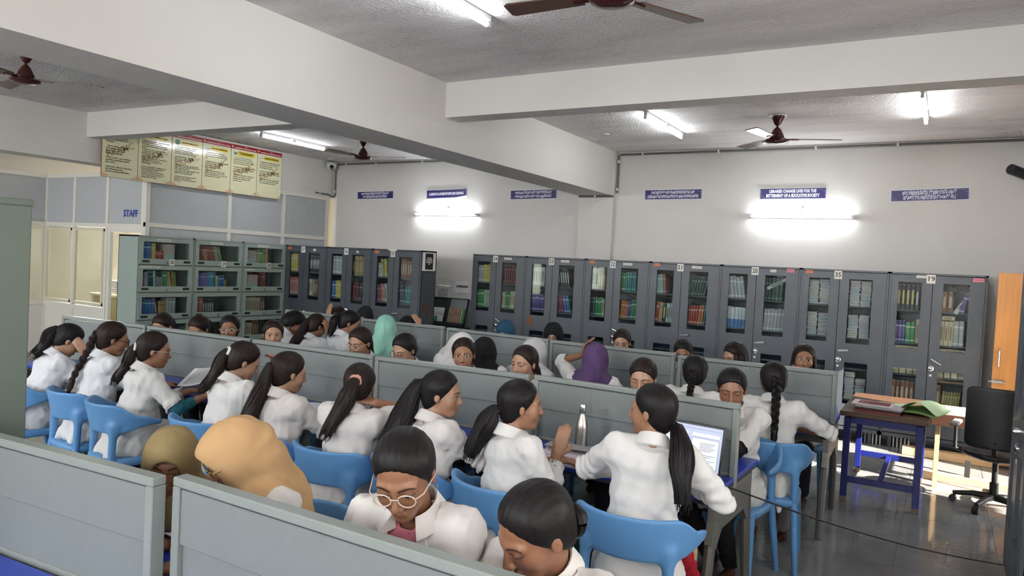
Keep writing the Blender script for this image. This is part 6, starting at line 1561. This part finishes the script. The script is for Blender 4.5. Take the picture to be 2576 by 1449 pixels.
# --- middle row, far side (facing the viewer)
person('C1', 'first student behind the left screens', 'student with tied hair behind the middle screens, forehead only, nearest bookcase 30', (-6.54, 4.42, 1.055), 180, 196, 24, 0, lean=.16, tone='light', hairm=M_HAIRB, tie=(0, -.10, .03))
person('C2', 'second student behind the left screens', 'student with curly tied hair below bookcase 29, eyes just over the screen', (-5.99, 4.42, 1.075), 180, 194, 26, 0, lean=.16, tone='mid', hair='pony', hr=.045, hairm=M_HAIRB)
person('C3', 'spectacled student below bookcase 28', 'student in clear glasses looking at the viewer over the screen below bookcase 28', (-5.56, 4.42, 1.115), 180, 222, 2, 0, lean=.12, tone='tan', glasses=G_CLEAR, open_=.9, hr=.04)
person('C4', 'student peering without glasses', 'student without glasses peering over the screen below cabinet 27', (-4.99, 4.42, 1.115), 180, 230, 2, 0, lean=.10, tone='light', open_=1.0, hair='pony', hairm=M_HAIRB)
person('C5', 'spectacled student before the mint headscarf', 'student in pale glasses looking down, left of the mint headscarf', (-4.07, 4.50, 1.13), 180, 186, 16, 0, lean=.14, tone='mid', glasses=G_CLEAR, open_=.35, hairm=M_HAIRB)
person('C6', 'spectacled student with the low bun', 'student in gold glasses with a low bun, right of the mint headscarf', (-3.61, 4.50, 1.12), 180, 180, 22, 0, lean=.14, tone='light', glasses=G_GOLD, hair='bun', tie=(.01, -.10, -.04), open_=.3)
person('C7', 'student in front of the white veil', 'student looking straight at the viewer in front of a white veil', (-3.05, 4.50, 1.14), 180, 210, 2, 3, lean=.10, tone='mid', open_=.9, hairm=M_HAIRB, hair='bun', tie=(0, -.10, -.03))
person('C8', 'student glancing left', 'student glancing left over the screen, right of the black headscarf', (-2.53, 4.50, 1.135), 180, 172, 6, 0, lean=.10, tone='light', open_=.45, hairm=M_HAIRB, tie=(0, -.10, -.02), coat=M_COAT2)
person('C9', 'student reading with lowered eyes', 'student with lowered eyes over the screen beside the purple headscarf', (-1.65, 4.50, 1.14), 180, 188, 16, 0, lean=.12, tone='light', open_=.15, hairm=M_HAIRB, tie=(0, -.10, .0))
person('C10', 'student at the end of the far side', 'student with black inner sleeves at the right end of the middle row', (-1.085, 4.50, 1.14), 172, 194, 14, 0, lean=.10, tone='tan', open_=.2, hair='bun', tie=(0, -.10, .0), sleeve=-.05, cuff=(BLK, .10), lh=(.10, .34, .86), ldir=((.8, .3, .2), (0, -.5, -1)), lpole=(-1, -.1, -.6), hb=.007, hcoat=.0115, pants='blackprint', pantc=(.012, .012, .014), extra='feetback')
# --- far row, near side (backs)
person('D1', 'student with tousled hair', 'student with short tousled hair bowed at the left end of the far row', (-5.86, 5.47, 1.10), -6, -30, 40, 0, hips=(-6.02, 5.24), hair='messy', tone='mid', coat=M_COAT3)
person('D2', 'student holding a pencil', 'student with a long brown ponytail holding a pencil beside the head', (-5.49, 5.42, 1.10), -4, -14, 22, 0, hips=(-5.50, 5.24), hair='long', hr=.046, hairm=M_HAIRB, tone='mid', rh=(.15, .22, 1.03), rdir=((-.2, -.2, 1), (-1, 0, 0)), rpole=(.6, .5, -.8), sleeve=(.8, -.1), coat=M_COAT3, hlen=0.36, sway=-0.08)
person('D3', 'student in profile with the wavy ponytail', 'student in right profile with a wavy ponytail below cabinet 25', (-5.07, 5.45, 1.165), -8, -46, 22, 0, lean=.14, hair='pony', hr=.046, tone='mid', coat=M_COAT3, open_=.3, sleeve=.8, earr=True, hlen=0.24, sway=-0.03)
person('D4', 'student in the mint headscarf', 'student in a mint green headscarf seen from behind', (-4.48, 5.30, 1.17), 0, 36, 8, 0, lean=.08, scarfc=(scarf('mint', (.26, .52, .42)), .18), coat=M_COAT3)
person('D5', 'student under the white veil', 'student bowed under a wide white veil in the far row', (-3.55, 5.20, 1.075), 6, 52, 24, 0, hips=(-3.70, 5.08), scarfc=(scarf('white', (.68, .67, .65)), .20), coat=M_COAT, veil=(((0, 0, .03), (-.16, .10, -.10), .11, .10), ((-.16, .10, -.10), (-.22, .1, -.24), .10, .09)))
person('D6', 'student in the black headscarf', 'student in a black headscarf seen from behind, far row', (-3.20, 5.02, 1.10), 0, 26, 6, 0, hips=(-3.13, 4.97), scarfc=(scarf('black', (.008, .008, .010)),), coat=M_COAT2)
person('D7', 'student in the pale grey headscarf', 'student in a pale grey headscarf turned to the right', (-2.87, 5.27, 1.11), -4, -6, 14, 0, lean=.10, scarfc=(scarf('pale_grey', (.50, .50, .51)),), coat=M_COAT3)
person('D8', 'student in the purple headscarf', 'student in a purple headscarf with a raised hand on the head', (-2.30, 5.20, 1.13), 0, 30, 8, 0, lean=.08, scarfc=(scarf('purple', (.10, .055, .14)), .10), tone='tan', lh=(-.12, .10, 1.15), ldir=((.3, .1, 1), (1, 0, 0)), lpole=(-1, .3, -.4), sleeve=(.35, .85), coat=M_COAT)
person('D9', 'student with two clips and a braid', 'student with a clipped dark braid seen from behind, third from the right end', (-1.49, 5.10, 1.13), 0, 14, 10, 0, lean=.10, hair='braid', tie=(-.01, -.095, .0), hr=.030, tone='tan', clips=2, coat=M_COAT, hlen=0.28, sway=-0.01)
person('D10', 'student writing at the far row end', 'student with a long braid writing at the right end of the far row', (-.96, 5.10, 1.14), 6, 20, 14, 0, lean=.12, hair='braid', tie=(0, -.097, .0), hr=.034, tone='deep', clips=2, rh=(.20, .34, .80), rpole=(1, -.2, -.3), sleeve=.12, cuff=(BLK, .10, (1,)), coat=M_COAT, hb=.0075, hcoat=.0115, pants='greyprint', pantc=(.22, .2, .2), hlen=0.46, sway=0.01)
# --- far row, far side (facing the viewer)
person('E1', 'student with a palm on the brow', 'student hiding behind a palm on the brow below cabinet 26', (-6.59, 6.87, 1.06), 180, 200, 40, 0, lean=.2, tone='light', hairm=M_HAIRB, lh=(.02, .34, 1.08), ldir=((.2, -.2, 1), (0, -1, 0)), lpole=(-.5, .5, -1))
person('E2', 'student in the dark headscarf', 'student in a dark headscarf peering over the far screen below cabinet 25', (-6.15, 6.87, 1.095), 180, 205, 22, 0, lean=.16, tone='deep', scarfc=(scarf('ink', (.015, .014, .02)),), scarf_open=True, open_=.5)
person('E3', 'student with only the crown showing', 'student bowed low, only dark crown and fingers over the far screen', (-5.40, 6.77, 1.045), 180, 190, 48, 0, lean=.22, tone='light', rh=(-.16, .20, 1.08), rdir=((.6, .0, .8), (0, -.3, -1)), rpole=(.6, .6, -.8))
person('E4', 'student in the blue headscarf', 'student in a petrol blue headscarf behind the far screen', (-4.03, 6.72, 1.105), 180, 190, 24, 0, lean=.16, tone='light', scarfc=(scarf('blue', (.02, .075, .14)),), scarf_open=True, open_=.2)
person('E5', 'far student in the black headscarf', 'student facing the viewer in a black headscarf behind the far screen', (-3.43, 6.67, 1.13), 180, 198, 20, 0, lean=.14, tone='light', scarfc=(scarf('black', (.008, .008, .010)),), scarf_open=True, open_=.2)
person('E6', 'student with slicked back hair', 'student with slicked back hair below cabinet 22, brow only showing', (-2.68, 6.67, 1.13), 180, 196, 14, 0, lean=.12, tone='light', hairm=M_HAIRB, hair='bun', tie=(0, -.1, .0))
person('E7', 'student low behind the screen', 'student sitting low below cabinet 21, only hair and brow showing', (-2.07, 6.67, 1.09), 180, 192, 18, 0, lean=.12, tone='tan', hair='bun', tie=(0, -.1, .0))
person('E8', 'student turned to the left', 'student turned left below cabinet 20 with brown loose hair', (-1.59, 6.62, 1.115), 180, 148, 20, 0, lean=.12, tone='light', hairm=M_HAIRB, hair='loose')
person('E9', 'student with a hand over the mouth', 'student with loose hair and a hand over the mouth below cabinet 35', (-1.01, 6.62, 1.155), 180, 192, 2, 0, lean=.06, tone='mid', open_=.85, hairm=M_HAIRB, hair='loose', lh=(-.06, .25, 1.06), ldir=((.9, -.1, .15), (0, -1, 0)), lpole=(-.5, .4, -1), lcurl=.4)
# pencil in the raised hand
tag(MB().tube([(-5.30, 5.58, 1.02), (-5.30, 5.57, 1.19)], .005, 6).tube([(-5.30, 5.57, 1.19), (-5.30, 5.569, 1.205)], [.005, .001], 6).obj('pencil', M_PAPER, None, True), 'white pencil held beside the head in the far row', 'pencil')
print('tris body/coat', NP_STAT, 'books', NBOOK)
